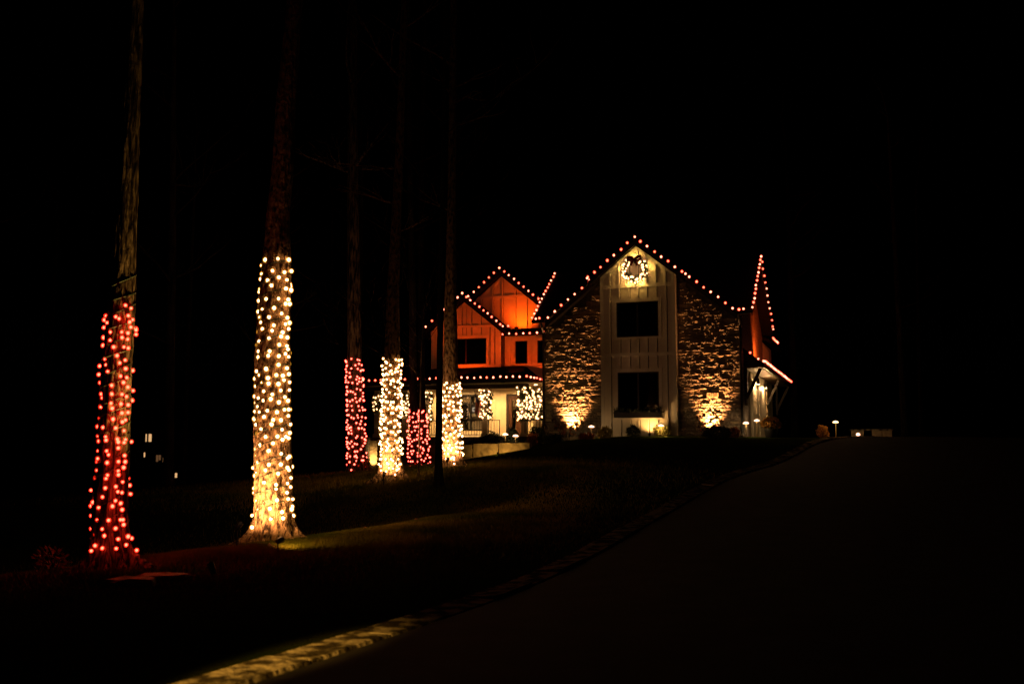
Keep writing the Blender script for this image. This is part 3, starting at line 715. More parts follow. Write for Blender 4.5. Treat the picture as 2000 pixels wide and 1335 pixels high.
# ------------------------------------------------------------------ trees
def noise1(a, z, seed): 
    return (np.sin(a*9+np.sin(z*3.1+seed)*1.8+seed)*.45+np.sin(a*17+np.sin(z*5.3+seed*2)*2.2)*.35+np.sin(a*31+z*9+seed)*.2)
class Tree: pass
def branches(b, p, d, L, r, depth, R):
    n = 5; pts = [p]; rad = [r]
    for k in range(n):
        d = (d+Vector((R.uniform(-.25,.25),R.uniform(-.25,.25),R.uniform(-.1,.22)))).normalized()
        pts.append(pts[-1]+d*L/n); rad.append(r*(1-.75*(k+1)/n))
    b.tube(pts, rad, 5 if depth < 2 else 4)
    if depth < 3:
        for k in range(R.randint(2,4)):
            i_ = R.randint(1,n); dd = (d+Vector((R.uniform(-1,1),R.uniform(-1,1),R.uniform(-.3,.7)))).normalized()
            branches(b, pts[i_], dd, L*R.uniform(.45,.7), max(.006, rad[i_]*.65), depth+1, R)
def tree(name, label, prof, m, cat='tree', group=None, flare=1.0, roots=(), nseg=72, dz=.05, seed=1, relief=.02, top_limbs=8, limb_z=9.5, extra_limbs=()):
    """prof: list of (x,y,z,r) along the trunk in world space"""
    x0, y0, z0, r0 = prof[0]
    e = empty(name, (x0,y0,z0), 0, label, cat, group)
    pr = np.array(prof); zz = np.arange(z0-.25, pr[-1,2], dz)
    zq = np.clip(zz, z0, None)
    X = np.interp(zq, pr[:,2], pr[:,0])-x0; Y = np.interp(zq, pr[:,2], pr[:,1])-y0; Rr = np.interp(zq, pr[:,2], pr[:,3])
    k = np.ones(9)/9
    def sm(q): return np.convolve(np.pad(q, 4, mode='edge'), k, 'valid')
    X, Y, Rr = sm(X), sm(Y), sm(Rr)
    A = np.linspace(0, 2*PI, nseg, endpoint=False)
    Zg, Ag = np.meshgrid(zz, A, indexing='ij')
    rel = relief*noise1(Ag, Zg*1.0, seed)*(Rr[:,None]/.3)+relief*.5*np.abs(np.sin(Ag*nseg/5+np.sin(Zg*7)*1.2))*(Rr[:,None]/.3)
    hz = np.clip(Zg-z0, 0, None)
    fl = flare*.42*r0*np.exp(-hz/.28)*(1+.5*np.sin(Ag*5+seed))
    for (ra, rl, rw) in roots:
        da = np.angle(np.exp(1j*(Ag-ra))); fl += rl*np.exp(-(da/rw)**2)*np.exp(-hz/.16)
    Rg = Rr[:,None]+rel+fl
    Vv = np.stack([X[:,None]+Rg*np.cos(Ag), Y[:,None]+Rg*np.sin(Ag), Zg-z0], -1).reshape(-1,3)
    nz_ = len(zz); i_, j_ = np.meshgrid(np.arange(nseg), np.arange(nz_-1)); a = (j_*nseg+i_).ravel(); c = (j_*nseg+(i_+1)%nseg).ravel()
    me = np_mesh('trunk', Vv, np.stack([a,c,c+nseg,a+nseg],1)); me.polygons.foreach_set('use_smooth', [True]*len(me.polygons))
    link('trunk', me, m, e)
    R = random.Random(seed*13+5); b = MB(); top = pr[-1]
    tp = Vector((top[0]-x0, top[1]-y0, top[2]-z0))
    branches(b, tp-Vector((0,0,.05)), Vector((0,0,1)), 4, top[3]*.95, 0, R)
    for q in range(top_limbs):
        z = R.uniform(limb_z, top[2]-z0-.3); xx = np.interp(z+z0, pr[:,2], pr[:,0])-x0; yy = np.interp(z+z0, pr[:,2], pr[:,1])-y0; rr = float(np.interp(z+z0, pr[:,2], pr[:,3]))
        an = R.uniform(0,2*PI)
        branches(b, Vector((xx,yy,z)), Vector((math.cos(an),math.sin(an),R.uniform(.1,.8))).normalized(), R.uniform(1.6,3.2), rr*.4, 1, R)
    for (z, an, el, L, r) in extra_limbs:
        xx = np.interp(z+z0, pr[:,2], pr[:,0])-x0; yy = np.interp(z+z0, pr[:,2], pr[:,1])-y0
        branches(b, Vector((xx,yy,z)), Vector((math.cos(an)*math.cos(el),math.sin(an)*math.cos(el),math.sin(el))), L, r, 1, R)
    b.build('crown', m, e, True)
    T = Tree(); T.pr = pr; T.e = e; T.z0 = z0
    T.at = lambda z: (float(np.interp(z, pr[:,2], pr[:,0])), float(np.interp(z, pr[:,2], pr[:,1])), float(np.interp(z, pr[:,2], pr[:,3])))
    return T
def trunk_profile(base_u, base_v, Y, rows):
    """rows: (v, centre u, half width px) from the base up"""
    p0 = P(base_u, base_v, Y); z0 = gz(p0.x, Y)
    prof = []
    for v, u, hwp in rows:
        p = P(u, v, Y); prof.append((p.x, Y, max(p.z, z0), hwp*Y/FPX))
    prof[0] = (prof[0][0], Y, z0, prof[0][3])
    return prof
def string_wrap(T, name, label, group=None):
    return empty(name, T.e.location, 0, label, 'string lights', group)
def cord(T, parent, za, zb_, pitch, off, seed=1, r=.011):
    pts = []; n = int((zb_-za)/pitch*26); R = random.Random(seed); ph = 0
    for k in range(n+1):
        z = za+(zb_-za)*k/n; x, y, rr = T.at(z); ang = 2*PI*k/26; zz = z+.06*math.sin(ang+seed)+.03*math.sin(k*.13)
        pts.append(Vector((x+(rr+off)*math.cos(ang), y+(rr+off)*math.sin(ang), zz))-T.e.location)
    MB().tube(pts, r, 4).build('cord', 'wire', parent)

# near left tree with red lights
T1 = tree('bare_tree', 'leaning bare tree at far left wrapped in sparse red lights', trunk_profile(222,1095,14.5,
     [(1095,222,33),(1000,214,31),(860,221,28.5),(700,229,26.5),(620,235,25.5),(500,242,22),(300,252,18),(100,262,15),(-300,275,12),(-600,280,9)]),
     'bark', seed=3, flare=.45, roots=((-.3,.52,.18),(-.85,.32,.15),(-1.4,.24,.13),(-2.0,.2,.15),(-2.8,.2,.2),(1.5,.2,.4)), relief=.026, limb_z=8.5)
T2 = tree('bare_tree', 'thick bare tree with roots wrapped in golden lights', trunk_profile(536,1052,18.0,
     [(1055,536,36),(1000,534,34.5),(850,532,33.5),(700,532,32.5),(600,535,30),(520,540,27),(440,542,21.5),(300,554,19.5),(200,558,18),(20,575,15),(-400,590,12),(-700,595,8)]),
     'bark_pale', seed=5, flare=.35, roots=((-.22,.62,.15),(-.68,.36,.14),(-2.8,.48,.16),(-2.25,.28,.14),(-1.75,.22,.12),(-1.2,.26,.13),(1.5,.25,.4)), relief=.026, limb_z=11)
RED1 = [(468,160),(517,186),(492,250),(531,285),(504,305),(514,350),(303,252),(285,287),(309,312),(280,353),(383,260),(412,276),(337,393),(435,392),(489,401),(278,440),(335,463),(438,440),(487,455),(273,508),(365,522),(454,522),(492,532),(395,597),(465,636),(418,660),(291,628),(298,677),(243,687),(313,734),(236,761),(248,832),(470,710),(426,775),(479,787),(451,830),(489,870),(348,855),(259,930),(268,964),(349,930),(438,933),(477,952),(342,1010),(429,1016),(491,1025),(353,1055),(257,1042),(437,1095),(490,1090),(245,1140),(360,1148),(441,1172),(469,1155),(230,1213),(273,1220),(383,1225),(455,1248)]
RED2 = [(231,48),(238,93),(295,55),(299,85),(398,75),(405,100),(468,80),(456,105),(231,178),(405,153),(304,178),(320,212),(460,218),(465,272),(230,245),(224,273),(308,280),(407,270),(452,322),(222,346),(210,412),(405,352),(407,385),(312,388),(298,418),(292,500),(443,447),(384,487),(401,532),(437,540),(167,519),(268,578),(381,610),(186,623),(169,655),(234,668),(355,658),(426,633),(439,688),(169,740),(225,778),(321,780),(424,775),(446,775),(452,818),(173,853),(266,856),(208,905),(286,915),(382,850),(491,920),(404,943),(180,935),(203,1000),(474,993),(387,1025),(170,1045),(266,1022),(565,1040)]
YEL1 = [(349,210),(458,200),(552,210),(318,260),(321,333),(410,305),(515,318),(575,308),(308,378),(370,388),(466,362),(536,384),(401,433),(303,466),(296,490),(528,460),(572,472),(293,566),(356,550),(463,547),(548,556),(525,592),(561,594),(288,660),(324,640),(425,628),(490,676),(305,711),(380,708),(540,713),(313,755),(422,778),(523,768),(559,757),(324,810),(290,836),(407,825),(498,840),(551,810),(486,876),(540,884),(380,890),(296,920),(280,950),(470,948),(536,958),(545,987),(290,1005),(385,1003),(374,1042),(290,1055),(466,1045),(523,1026),(551,1052),(463,1122),(273,1178),(355,1157),(536,1150),(300,1210),(260,1243),(371,1237),(444,1210),(500,1216),(510,1254),(553,1202),(268,1307),(320,1276),(376,1284),(462,1288),(559,1273)]
YEL2 = [(314,15),(452,8),(522,5),(243,56),(270,70),(310,90),(383,40),(370,78),(486,62),(512,92),(437,105),(249,108),(265,140),(242,180),(279,185),(342,173),(317,223),(421,185),(482,165),(517,163),(514,215),(237,240),(272,255),(253,287),(391,248),(377,284),(454,250),(531,285),(292,322),(267,357),(463,327),(525,354),(329,386),(425,382),(494,385),(466,408),(516,396),(389,438),(285,453),(249,483),(353,500),(455,523),(523,546),(507,560),(255,538),(266,595),(355,612),(452,610),(227,638),(328,657),(507,637),(520,657),(256,675),(431,685),(243,703),(535,720),(247,760),(315,758),(414,775),(414,810),(507,765),(532,794),(234,805),(237,840),(502,840),(302,865),(253,905),(315,920),(421,901),(512,892),(550,892),(546,953),(271,980),(363,970),(462,998),(541,975),(219,1025),(275,1068),(370,1055),(471,1048),(553,1028),(217,1122)]
def hand_wrap(T, e, pix, kind, r, gap):
    Y = T.pr[0][1]
    for (u, v) in pix:
        p = P(u, v, Y); x, y, rr = T.at(p.z); R0 = rr+gap
        if p.z < T.z0+.35: R0 += .10
        dx = p.x-x; depth = math.sqrt(max(0, R0*R0-dx*dx)) if abs(dx) < R0 else 0
        q = P(u, v, Y-depth)
        bulb(e, kind, q-T.e.location, r*random.uniform(.82,1.15))
    R = random.Random(9)                                   # the string goes on round the far side
    zs = [P(u, v, Y).z for u, v in pix]
    for k in range(30):
        z = R.uniform(min(zs)+.1, max(zs)); x, y, rr = T.at(z); a = R.uniform(.15*PI,.85*PI)
        bulb(e, kind, Vector((x+(rr+gap)*math.cos(a), y+(rr+gap)*math.sin(a), z))-T.e.location, r)
s1 = string_wrap(T1, 'tree_light_string', 'sparse red lights wound round the leaning tree at far left', 'light strings wound round tree trunks')
hand_wrap(T1, s1, [(140+u/4.45,560+v/4.45) for u,v in RED1]+[(140+u/4.45,840+v/4.45) for u,v in RED2], 'red', .021, .046)
cord(T1, s1, T1.z0+.15, P(230,575,14.5).z+.3, .21, .012, 1)
s2 = string_wrap(T2, 'tree_light_string', 'golden lights wound round the thick rooted tree', 'light strings wound round tree trunks')
hand_wrap(T2, s2, [(440+u/4.45,460+v/4.45) for u,v in YEL1]+[(440+u/4.17,760+v/4.17) for u,v in YEL2], 'warm', .0255, .033)
cord(T2, s2, T2.z0+.2, P(535,500,18).z, .27, .014, 2)
# four further trees with lights
def auto_wrap(T, e, v0, v1, Y, kind, r, nper, rings, gap, seed, dense_side=False):
    R = random.Random(seed); za = P(800,v1,Y).z; zb_ = P(800,v0,Y).z
    for k in range(rings):
        for q in range(nper):
            z = za+(zb_-za)*(k+.5+R.uniform(-.75,.75))/rings; x, y, rr = T.at(z)
            a = PI+PI*(q+R.uniform(.05,.95))/nper; a = PI*1.5+(a-PI*1.5)*1.12
            g_ = gap+R.uniform(-.01,.05)
            bulb(e, kind, Vector((x+(rr+g_)*math.cos(a), y+(rr+g_)*math.sin(a), z))-T.e.location, r*R.uniform(.88,1.08))
T3 = tree('bare_tree', 'bare tree left of the porch wrapped in pink-red lights', trunk_profile(696,922,32,
     [(922,698,16),(850,696,14.5),(703,692,13.5),(500,690,12),(200,688,9),(-200,690,7)]), 'bark', seed=8, nseg=32, dz=.1, limb_z=9, roots=((-.3,.3,.3),))
s3 = string_wrap(T3, 'tree_light_string', 'dense pink-red lights on the slim tree left of the porch', 'light strings wound round tree trunks')
auto_wrap(T3, s3, 703, 918, 32, 'pink', .026, 6, 24, .03, 3); cord(T3, s3, T3.z0+.1, P(690,700,32).z, .16, .015, 3)
T4 = tree('bare_tree', 'bare tree with dense golden lights in the middle of the lit row', trunk_profile(764,940,27,
     [(940,764,19),(850,763,16.5),(703,766,15),(560,768,11),(300,780,8),(0,790,6),(-300,795,5)]), 'bark_pale', seed=9, nseg=36, dz=.08, limb_z=8.5, roots=((-.3,.35,.3),(-2.6,.3,.3),(-1.5,.2,.3)),
     extra_limbs=((7.6,2.6,.3,2.0,.035),(8.6,2.9,.1,2.2,.03),(6.8,.4,.3,1.3,.03)))
s4 = string_wrap(T4, 'tree_light_string', 'very dense golden lights on the tree in the middle of the lit row', 'light strings wound round tree trunks')
auto_wrap(T4, s4, 702, 928, 27, 'warm', .0225, 9, 22, .03, 4); cord(T4, s4, T4.z0+.1, P(765,700,27).z, .16, .015, 4)
T5 = tree('bare_tree', 'bare tree with dense golden lights in front of the porch window', trunk_profile(882,917,28.5,
     [(917,882,19),(850,882,17),(750,880,15),(600,880,11.5),(400,882,8),(0,886,6),(-200,886,5)]), 'bark_pale', seed=12, nseg=36, dz=.08, limb_z=8.5, roots=((-.3,.3,.3),(-2.6,.3,.3)),
     extra_limbs=((7.4,2.5,.5,1.6,.03),))
s5 = string_wrap(T5, 'tree_light_string', 'dense golden lights on the tree in front of the porch window', 'light strings wound round tree trunks')
auto_wrap(T5, s5, 748, 913, 28.5, 'warm', .0225, 9, 18, .03, 5); cord(T5, s5, T5.z0+.1, P(880,748,28.5).z, .16, .015, 5)
pa = trunk_profile(808,914,33,[(914,810,9),(850,808,8.5),(797,808,8),(600,806,7),(300,800,5),(0,798,4)])
T6 = tree('bare_tree', 'left stem of the short red-lit pair of trees', pa, 'bark_dark', seed=15, nseg=24, dz=.12, limb_z=7, group='twin red-lit stems')
T7 = tree('bare_tree', 'right stem of the short red-lit pair of trees', trunk_profile(829,914,33.2,[(914,829,8),(850,826,7.5),(797,824,7),(600,822,6),(300,824,5),(0,830,4)]), 'bark_dark', seed=16, nseg=24, dz=.12, limb_z=7, group='twin red-lit stems')
for T_, lab, sd in ((T6,'pink-red lights on the left stem of the short pair',6),(T7,'pink-red lights on the right stem of the short pair',7)):
    s_ = string_wrap(T_, 'tree_light_string', lab, 'light strings wound round tree trunks')
    auto_wrap(T_, s_, 798, 908, 33, 'pink', .025, 5, 13, .03, sd)
tree('bare_tree', 'slim unlit trunk standing dark in front of the lit porch', trunk_profile(856,945,25,[(945,856,7.5),(850,857,6.5),(700,859,6),(600,860,5.5),(300,866,4.5),(0,870,3)]), 'bark_dark', seed=20, nseg=16, dz=.15, limb_z=7, top_limbs=5)
tree('sapling', 'thin bare sapling in front of the short red-lit trees', trunk_profile(817,925,27,[(925,817,2),(800,821,1.7),(700,823,1.4),(600,828,1.0)]), 'bark', seed=21, nseg=10, dz=.15, limb_z=2.6, top_limbs=9, relief=.004, flare=.2)
# dark wood behind
wood = [(-15,24),(-19,30),(-24,42),(-13,38),(-10.5,44),(-18,55),(-28,60),(-9,58),(-12,66),(-3,64),(2,70),(17,60),(22,56),(27,66),(14,72),(33,60)]
for k, (x, y) in enumerate(wood):
    z0 = gz(x, y); r = random.uniform(.13,.24); hh = random.uniform(14,19); lx = random.uniform(-.6,.6)
    tree('bare_tree', 'dim bare tree trunk in the dark wood around the house', [(x,y,z0,r),(x+lx*.4,y,z0+hh*.5,r*.75),(x+lx,y,z0+hh,r*.35)], 'bark_dark', group='bare trees in the dark wood', seed=30+k, nseg=14, dz=.35, limb_z=5, top_limbs=9)

# ------------------------------------------------------------------ ground spotlights
def spotlight(label, loc, target, energy, col, size=70, blend=.7, radius=.03, show=True):
    loc = Vector(loc); d = (Vector(target)-loc).normalized()
    e = empty('garden_spotlight', loc, 0, label, 'spotlight', 'garden spotlights')
    MB().tube([(0,0,-.3),(0,0,-.02)], .012, 6).build('stake', 'black_metal', e)
    b = d*.12; MB().tube([-d*.04, Vector((0,0,0)), b], [.03,.045,.05], 10).build('housing', 'black_metal', e)
    MB().tube([b*.9, b*1.005], .043, 10).build('lens', 'lamp_lens', e)
    lamp('garden_lamp', 'SPOT', loc+d*.16, energy, col, radius, target, size, blend)
WARM = (1,.60,.24)
def ground_at(x, y, h=.12): return (x, y, gz(x,y)+h)
x2, y2, _ = T2.at(1.5)
spotlight('low spotlight in the grass aimed up the thick golden tree', ground_at(x2-.27, y2-1.2, .36), (x2+.03, y2-.2, 1.0), 560, (1,.44,.20), 116, 1.0)
x1, y1, _ = T1.at(3)
spotlight('low spotlight in the grass aimed up the leaning red-lit tree', ground_at(x1+1.7, y1-.7, .1), (x1+.08, y1, 3.4), 1700, (1,.56,.14), 44, 1)
spotlight('added low spotlight in the grass right of the thick golden tree', ground_at(-3.75, 16.2, .2), (-2.65, 20.0, .5), 34, (1,.50,.14), 125, 1.0, .12)  # extra lamp added to brighten the grass strip
for T_, lab, en in ((T4,'low spotlight aimed up the middle golden tree',300),(T5,'low spotlight aimed up the golden tree by the porch window',300)):
    x, y, _ = T_.at(T_.z0+1)
    spotlight(lab, ground_at(x-.05, y-1.0, .3), (x, y-.1, T_.z0+.75), en*1.2, (1,.45,.22), 92, 1.0)
for k, (t, lab) in enumerate(((-3.05,'spotlight at the foot of the stone wall left of the bay'),(2.93,'spotlight at the foot of the stone wall right of the bay'))):
    loc = hw(t, -.46, .0); spotlight(lab, loc, hw(t+.02, -.10, .66), 2700, (1,.38,.115), 82, 1.0)
spotlight('low spotlight hidden at the foot of the bay', hw(.55,-1.0,-.02), hw(.5,-.5,1.0), 85, (1,.52,.16), 130, 1.0)
spotlight('spotlight lighting the porch foundation corner between two trees', hw(-13.2, .35, -1.55), hw(-13.2, 1.1, -.9), 150, WARM, 62, .9)
# unseen spot added behind the viewer for the light pool on the edging stones
lamp('edging_spot', 'SPOT', (-5.35,-2.0,3.3), 19000, (1,.48,.07), .10, (-1.68,7.8,0), 5.6, 1.0)

# ------------------------------------------------------------------ path lights
def path_light(label, p, h=.5, energy=5):
    e = empty('path_light', p, 0, label, 'path light', 'mushroom path lights')
    MB().tube([(0,0,-.1),(0,0,h-.02)], [.018,.014], 8).build('stem', 'pole_tan', e)
    MB().lathe([(.02,0),(.11,.0),(.12,.015),(.09,.05),(.03,.075)], 14, (0,0,h)).build('cap', 'path_glow', e)
    lamp('path_lamp', 'POINT', Vector(p)+Vector((0,0,h-.06)), energy, (1,.6,.26), .04)
def pl(label, u, v, Y, h=.5, energy=5): 
    p = P(u, v, Y); z = gz(p.x, Y); path_light(label, (p.x, Y, z), max(.2, p.z-z), energy)
pl('mushroom path light between the left stone wall and the bay', 1155, 834, 41.0, energy=18)
pl('mushroom path light in front of the bay beside a lit round shrub', 1291, 832, 40.3, energy=24)
pl('left mushroom path light by the side door', 1457, 827, 39.9, energy=26)
pl('right mushroom path light by the side door', 1478, 822, 41.5, energy=14)
pl('lone mushroom path light at the far right of the driveway', 1632, 825, 42.5, energy=12)
pl('left mushroom path light on the terrace by the porch steps', 987, 849, 42.2, energy=7)
pl('right mushroom path light on the terrace by the porch steps', 1007, 852, 42.0, energy=7)

# ------------------------------------------------------------------ planting
def shrub(label, c, rx, rz, m, n=900, size=.07, cat='shrub', name='shrub', group=None, stems=True, aspect=.5):
    e = empty(name, c, 0, label, cat, group)
    d = rng.normal(size=(n,3)); d /= np.linalg.norm(d, axis=1, keepdims=True)
    lob = 1+.18*np.sin(d[:,0]*5+c[0])*np.sin(d[:,2]*6)+.12*np.sin(d[:,1]*9)
    r = (.55+.45*rng.random(n)**.6)*lob
    C = d*r[:,None]*np.array([rx,rx,rz]); C[:,2] += rz*.92; C = C[C[:,2] > .01]; 
    link('foliage', leaf_mesh('foliage', C, size, aspect, out=(C-np.array([0,0,rz*.5]))/max(rx,rz), outw=1.2), m, e)
    if stems:
        b = MB()
        for k in range(7):
            a = random.uniform(0,2*PI); b.tube([(0,0,-.05),(rx*.3*math.cos(a),rx*.3*math.sin(a),rz*.5),(rx*.6*math.cos(a),rx*.6*math.sin(a),rz*1.3)], [.012,.009,.004], 4)
        b.build('stems', 'stem', e)
    return e
def sh(label, u, v, Y, wpx, hpx, m, **k):
    p = P(u, v, Y); c = (p.x, Y, max(gz(p.x,Y)-.02, p.z-.02) if k.pop('float_', False) else gz(p.x,Y)-.02)
    return shrub(label, c, wpx*Y/FPX/2, hpx*Y/FPX/2, m, **k)
sh('round yellow-green shrub beside the path light left of the bay', 1181, 852, 40.6, 26, 22, 'leaf_yellow', n=1400)
sh('dark round shrub under the middle of the bay', 1237, 852, 41.2, 24, 22, 'leaf_dark', n=1200)
sh('round yellow shrub lit by the path light in front of the bay', 1292, 852, 40.7, 28, 24, 'leaf_yellow', n=1500)
sh('wide dark shrub in front of the right stone wall', 1400, 850, 39.0, 52, 24, 'leaf_dark', n=2400)
sh('small rust-coloured shrub at the right corner of the stone wall', 1434, 848, 39.6, 18, 20, 'rust_leaf', n=900)
sh('round orange shrub at the driveway edge far right', 1607, 852, 42.8, 20, 24, 'mum_orange', n=1200)
sh('dark spreading shrub on the terrace below the flag', 962, 862, 42.0, 48, 42, 'leaf_dark', n=3200)
sh('dark shrub on the terrace left of the spreading one', 925, 866, 41.6, 36, 34, 'leaf_dark', n=2200)
sh('dark pointed evergreen left of the porch pedestal', 1001, 860, 42.9, 24, 42, 'leaf_dark', n=2600)
sh('dark leafy shrub at the left corner of the stone wall', 1050, 858, 41.6, 30, 36, 'leaf_dark', n=2200)
sh('low russet plant at the left corner of the stone wall', 1040, 858, 41.2, 18, 26, 'rust_leaf', n=900)
sh('low dark shrub below the left spotlight', 1078, 858, 40.6, 40, 18, 'leaf_dark', n=1600)
sh('low russet plant under the path light left of the bay', 1146, 854, 40.7, 26, 12, 'rust_leaf', n=900)
sh('sparse scrub at the wood edge left of the leaning tree', 100, 1110, 14.8, 60, 50, 'rust_leaf', n=260, aspect=.25)
# mums in a pot
p = P(1506, 846, 40.4); zc = gz(p.x, 40.4)
pm = empty('potted_flowers', (p.x, 40.4, zc), 0, 'dark pot of orange flowers beside the side door', 'flowers')
MB().lathe([(.14,0),(.22,.0),(.27,.3),(.29,.34),(.25,.34),(.24,.3)], 16).build('pot', 'pot', pm, True)
d = rng.normal(size=(1500,3)); d /= np.linalg.norm(d, axis=1, keepdims=True); d = d[d[:,2] > -.35]
C = d*np.array([.38,.38,.30])*(.8+.25*rng.random((len(d),1)))+np.array([0,0,.52])
link('flower_heads', leaf_mesh('flower_heads', C, .07, .9), 'mum_orange', pm)
C2 = d[:500]*np.array([.34,.34,.26])*.8+np.array([0,0,.48]); link('foliage', leaf_mesh('foliage', C2, .1, .4), 'leaf_green', pm)
# dried hydrangeas in front of the wall lights
def hydrangea(label, t, s, n, spread, hmin, hmax, seed):
    e = empty('hydrangea', hw(t,s,-.05), HRZ, label, 'dried plant', 'dried hydrangeas before the wall lights')
    R = random.Random(seed); st = MB(); heads = []; leaves = []
    for k in range(n):
        x = R.uniform(-spread,spread); y = R.uniform(-.25,.2); h = R.uniform(hmin,hmax)
        st.tube([(x*.35,y*.4,0),(x*.7,y*.7,h*.5),(x,y,h)], [.009,.007,.004], 4)
        rr = R.uniform(.05,.11); d = rng.normal(size=(90,3)); d /= np.linalg.norm(d, axis=1, keepdims=True)
        heads.append(d*np.array([rr,rr,rr*.65])+np.array([x,y,h]))
        for q in range(5): z = R.uniform(.2,.85)*h; leaves.append((x*.35+(x*.65)*z/h, y*z/h, z))
    st.build('stems', 'stem', e)
    link('flower_heads', leaf_mesh('flower_heads', np.concatenate(heads), .045, .9), 'dry_flower', e)
    link('leaves', leaf_mesh('leaves', np.array(leaves), .12, .45), 'rust_leaf', e)
hydrangea('dried hydrangea stems silhouetted on the left stone wall', -3.0, -.95, 17, .72, .35, 1.0, 4)
hydrangea('dried hydrangea stems silhouetted on the right stone wall', 3.0, -.95, 13, .55, .4, 1.05, 5)

# retaining wall of quarried blocks below the porch
rw = empty('retaining_wall', (-1.5,40.2,gz(-1.5,40.2)), 0, 'retaining wall of large quarried stone blocks below the porch', 'stone wall')
def block(u0, u1, v0, v1, Y0, Y1, d=.5):
    a = P(u0, v0, Y0); b_ = P(u1, v0, Y1); c = P(u0, v1, Y0); R = random.Random(int(u0))
    bm = bmesh.new(); n = 7; m_ = 4; vs_ = []
    dirv = Vector((b_.x-a.x, b_.y-a.y, 0)); L = dirv.length; dirv.normalize(); back = Vector((-dirv.y, dirv.x, 0)); hgt = a.z-c.z
    b = MB(); 
    for side in (0,1):
        for k in range(m_+1):
            for i_ in range(n+1):
                ed = i_ in (0,n) or k in (0,m_)
                off = (0 if side == 0 else d)+(R.uniform(-.04,.03) if not ed else R.uniform(.0,.04))*(1 if side == 0 else 0)
                q = a+dirv*(L*(.006+.988*i_/n))+back*off+Vector((0,0,-hgt*k/m_+(R.uniform(-.02,.02))))
                b.v.append(tuple(q-rw.location))
    w = n+1; tot = w*(m_+1)
    for k in range(m_):
        for i_ in range(n):
            q = k*w+i_; b.f += [(q,q+w,q+w+1,q+1),(tot+q,tot+q+1,tot+q+w+1,tot+q+w)]
    for i_ in range(n): b.f += [(i_,i_+1,tot+i_+1,tot+i_),(m_*w+i_,tot+m_*w+i_,tot+m_*w+i_+1,m_*w+i_+1)]
    for k in range(m_): q = k*w; r_ = k*w+n; b.f += [(q,tot+q,tot+q+w,q+w),(r_,r_+w,tot+r_+w,tot+r_)]
    b.build('block', 'block_stone', rw)
for a in ((924,972,866,893,40.4,40.2),(974,1034,865,891,40.2,39.9),(922,950,894,908,40.2,40.0),(952,1010,893,908,40.0,39.8),(864,922,868,892,40.8,40.4),(834,862,868,896,41.0,40.8),(860,920,894,912,40.5,40.2)): block(*a)
spotlight('added low spotlight on the lawn aimed at the quarried block wall', ground_at(-.55, 38.6, .1), (-.5, 40.1, 1.6), 85, (1,.58,.15), 110, .9)  # lamp added to brighten the blocks

# low garden wall far right
gp_ = P(1693, 851, 52); zc = gz(gp_.x, 52)
lw = empty('garden_wall', (gp_.x,52,zc), -.25, 'low lit stone garden wall with a pale cap far right', 'stone wall')
for k in range(4): box('block', 'stone_buff', lw, -.76+.5*k-(.0 if k < 2 else -.02), -.76+.5*k+(.48 if k != 1 else .1), -.15, .15, 0, .42+(.0))
box('cap', 'concrete', lw, -.85, 1.3, -.22, .22, .425, .5)
lamp_o = empty('marker_light', P(1676, 848, 50.5), 0, 'small glowing dome light in front of the low garden wall', 'path light')
MB().lathe([(.01,.08),(.07,.06),(.1,.0),(.08,-.05),(.01,-.06)], 12).build('dome', 'path_glow', lamp_o, True)
MB().tube([(0,0,-.3),(0,0,-.05)], .015, 6).build('stem', 'black_metal', lamp_o)
lamp('marker_lamp', 'POINT', P(1684, 838, 50.6), 5, (1,.6,.25), .05)

# ------------------------------------------------------------------ neighbour's house far left
NY = 95.0
c0 = P(300, 940, NY); nb = empty('house', (c0.x, NY, gz(c0.x,NY)), 0, 'distant dark house far left with a few lit windows', 'house')
zf = lambda v: P(300, v, NY).z-nb.location.z
xf = lambda u: P(u, 880, NY).x-nb.location.x
MB().box(xf(235),xf(395),0,9,-1,zf(838)).build('wall', 'neighbour_wall', nb)
MB().prism([(xf(230),-.6,zf(838)),(xf(230),9.6,zf(838)),(xf(230),4.5,zf(800))], (xf(400)-xf(230),0,0)).build('roof', 'shingle', nb)
def nwin(u0, u1, v0, v1, m):
    w = MB().box(xf(u0)-.08,xf(u1)+.08,-.06,-.002,zf(v1)-.08,zf(v0)+.08).build('window', 'black_metal', nb)
    box('pane', m, w, xf(u0), xf(u1), -.09, -.061, zf(v1), zf(v0))
for a in ((284,286.2,847,862,'pane_lit'),(290,295.5,847,862,'pane_lit'),(249.5,254,885,899,'pane_dim'),(281.8,284.2,883,892,'pane_lit'),(306,310,888,901,'pane_dim'),(311,315,888,898,'pane_dim'),(319,323,893,902,'pane_dim'),(331,334,889,903,'pane_dim'),(337,339,889,902,'pane_dim'),(328,332.5,923,932,'pane_lit'),(335.8,337.3,923,933,'pane_lit'),(338.8,340.6,923,933,'pane_lit'),(344,348,923,932,'pane_lit')): nwin(*a)

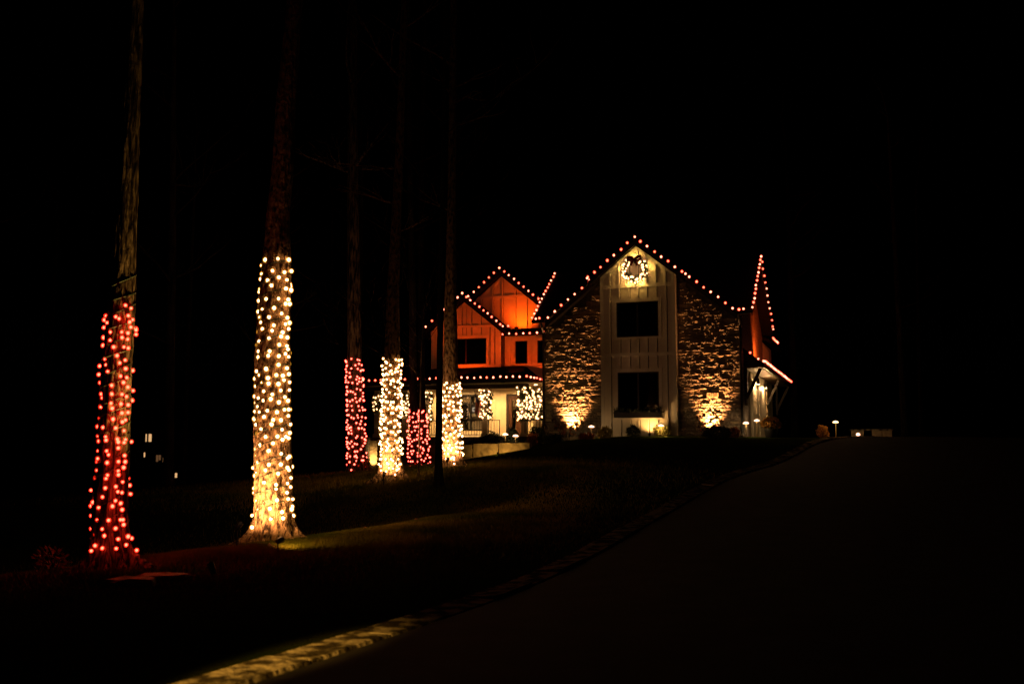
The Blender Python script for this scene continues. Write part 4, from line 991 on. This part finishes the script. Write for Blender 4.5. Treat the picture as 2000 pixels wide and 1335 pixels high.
# ------------------------------------------------------------------ stones, leaves, grass
def rock(label, u, v, Y, w, d, h, seed):
    p = P(u, v, Y); R = random.Random(seed); b = MB(); n = 12
    for k, (sc_, z) in enumerate(((1,-.05),(1.04,h*.5),(.95,h*.9),(.5,h))):
        for i_ in range(n): a = 2*PI*i_/n; q = sc_*(1+.16*math.sin(a*3+seed)+R.uniform(-.06,.06)); b.v.append((w*q*math.cos(a), d*q*math.sin(a), z+R.uniform(-.01,.01)))
    for k in range(3):
        for i_ in range(n): a = k*n+i_; c = k*n+(i_+1)%n; b.f.append((a,c,c+n,a+n))
    b.f.append(tuple(3*n+i_ for i_ in range(n)))
    o = b.build('flat_rock', 'block_stone'); o.location = (p.x, Y, gz(p.x,Y)); tag(o, label, 'rock', 'flat rocks by the leaning tree')
rock('flat dark rock lying in the grass right of the leaning tree, the upper one', 318, 1108, 13.6, .34, .16, .07, 2)
rock('flat dark rock lying in the grass right of the leaning tree, the lower one', 258, 1130, 13.0, .30, .18, .09, 3)
def leaf(label, u, v, Y, size, seed):
    p = P(u, v, Y); R = random.Random(seed); b = MB(); n = 11
    ring = []
    for k in range(n):
        a = 2*PI*k/n; q = size*(.65+.35*abs(math.cos(a*2.5))); ring.append((q*math.cos(a), q*.75*math.sin(a), .04+.03*math.sin(a*2+seed)))
    b.v = [(0,0,.05)]+ring; b.f = [(0,1+k,1+(k+1)%n) for k in range(n)]
    o = b.build('fallen_leaf', 'fallen_leaf'); so = o.modifiers.new('thick', 'SOLIDIFY'); so.thickness = .004
    o.location = (p.x, Y, gz(p.x,Y)+.03); o.rotation_euler = (R.uniform(.3,.7), R.uniform(-.4,.4), R.uniform(0,6)); tag(o, label, 'leaf', 'fallen leaves')
leaf('reddish fallen leaf on the lawn right of the thick golden tree', 814, 1016, 20.5, .075, 1)
leaf('fallen leaf in the grass in front of the thick golden tree', 530, 1078, 16.6, .09, 2)
leaf('small fallen leaf on the lawn nearest the thick golden tree roots', 712, 1026, 19.0, .06, 3)
leaf('pale fallen leaf far back on the lawn behind the golden tree', 600, 941, 30, .12, 4)
# pale dense blades put the pool of tree light into the dark lawn
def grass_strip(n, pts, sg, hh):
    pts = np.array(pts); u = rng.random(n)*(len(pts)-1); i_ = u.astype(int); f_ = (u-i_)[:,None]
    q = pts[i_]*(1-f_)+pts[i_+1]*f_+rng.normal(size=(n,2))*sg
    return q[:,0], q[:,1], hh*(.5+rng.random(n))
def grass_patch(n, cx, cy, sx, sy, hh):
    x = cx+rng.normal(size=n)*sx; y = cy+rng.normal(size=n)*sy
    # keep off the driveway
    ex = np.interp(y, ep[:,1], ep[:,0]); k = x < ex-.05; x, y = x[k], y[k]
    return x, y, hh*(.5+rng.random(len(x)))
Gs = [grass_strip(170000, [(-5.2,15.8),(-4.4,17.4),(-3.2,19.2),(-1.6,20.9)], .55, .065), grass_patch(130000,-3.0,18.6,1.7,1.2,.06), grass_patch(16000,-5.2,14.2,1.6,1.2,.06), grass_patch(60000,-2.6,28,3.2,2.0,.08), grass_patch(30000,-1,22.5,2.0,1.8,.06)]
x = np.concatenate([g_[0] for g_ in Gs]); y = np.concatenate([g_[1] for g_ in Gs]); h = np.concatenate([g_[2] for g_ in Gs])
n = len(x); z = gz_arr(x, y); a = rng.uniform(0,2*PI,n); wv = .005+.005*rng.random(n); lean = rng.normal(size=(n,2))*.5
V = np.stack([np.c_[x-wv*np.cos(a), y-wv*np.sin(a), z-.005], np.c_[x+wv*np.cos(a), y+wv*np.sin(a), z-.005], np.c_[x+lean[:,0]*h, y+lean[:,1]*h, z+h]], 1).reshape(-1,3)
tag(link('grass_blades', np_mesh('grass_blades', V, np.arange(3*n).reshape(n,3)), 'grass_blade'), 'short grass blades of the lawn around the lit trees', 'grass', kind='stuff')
print('stones', len(allst), 'objects', len(SC.objects))
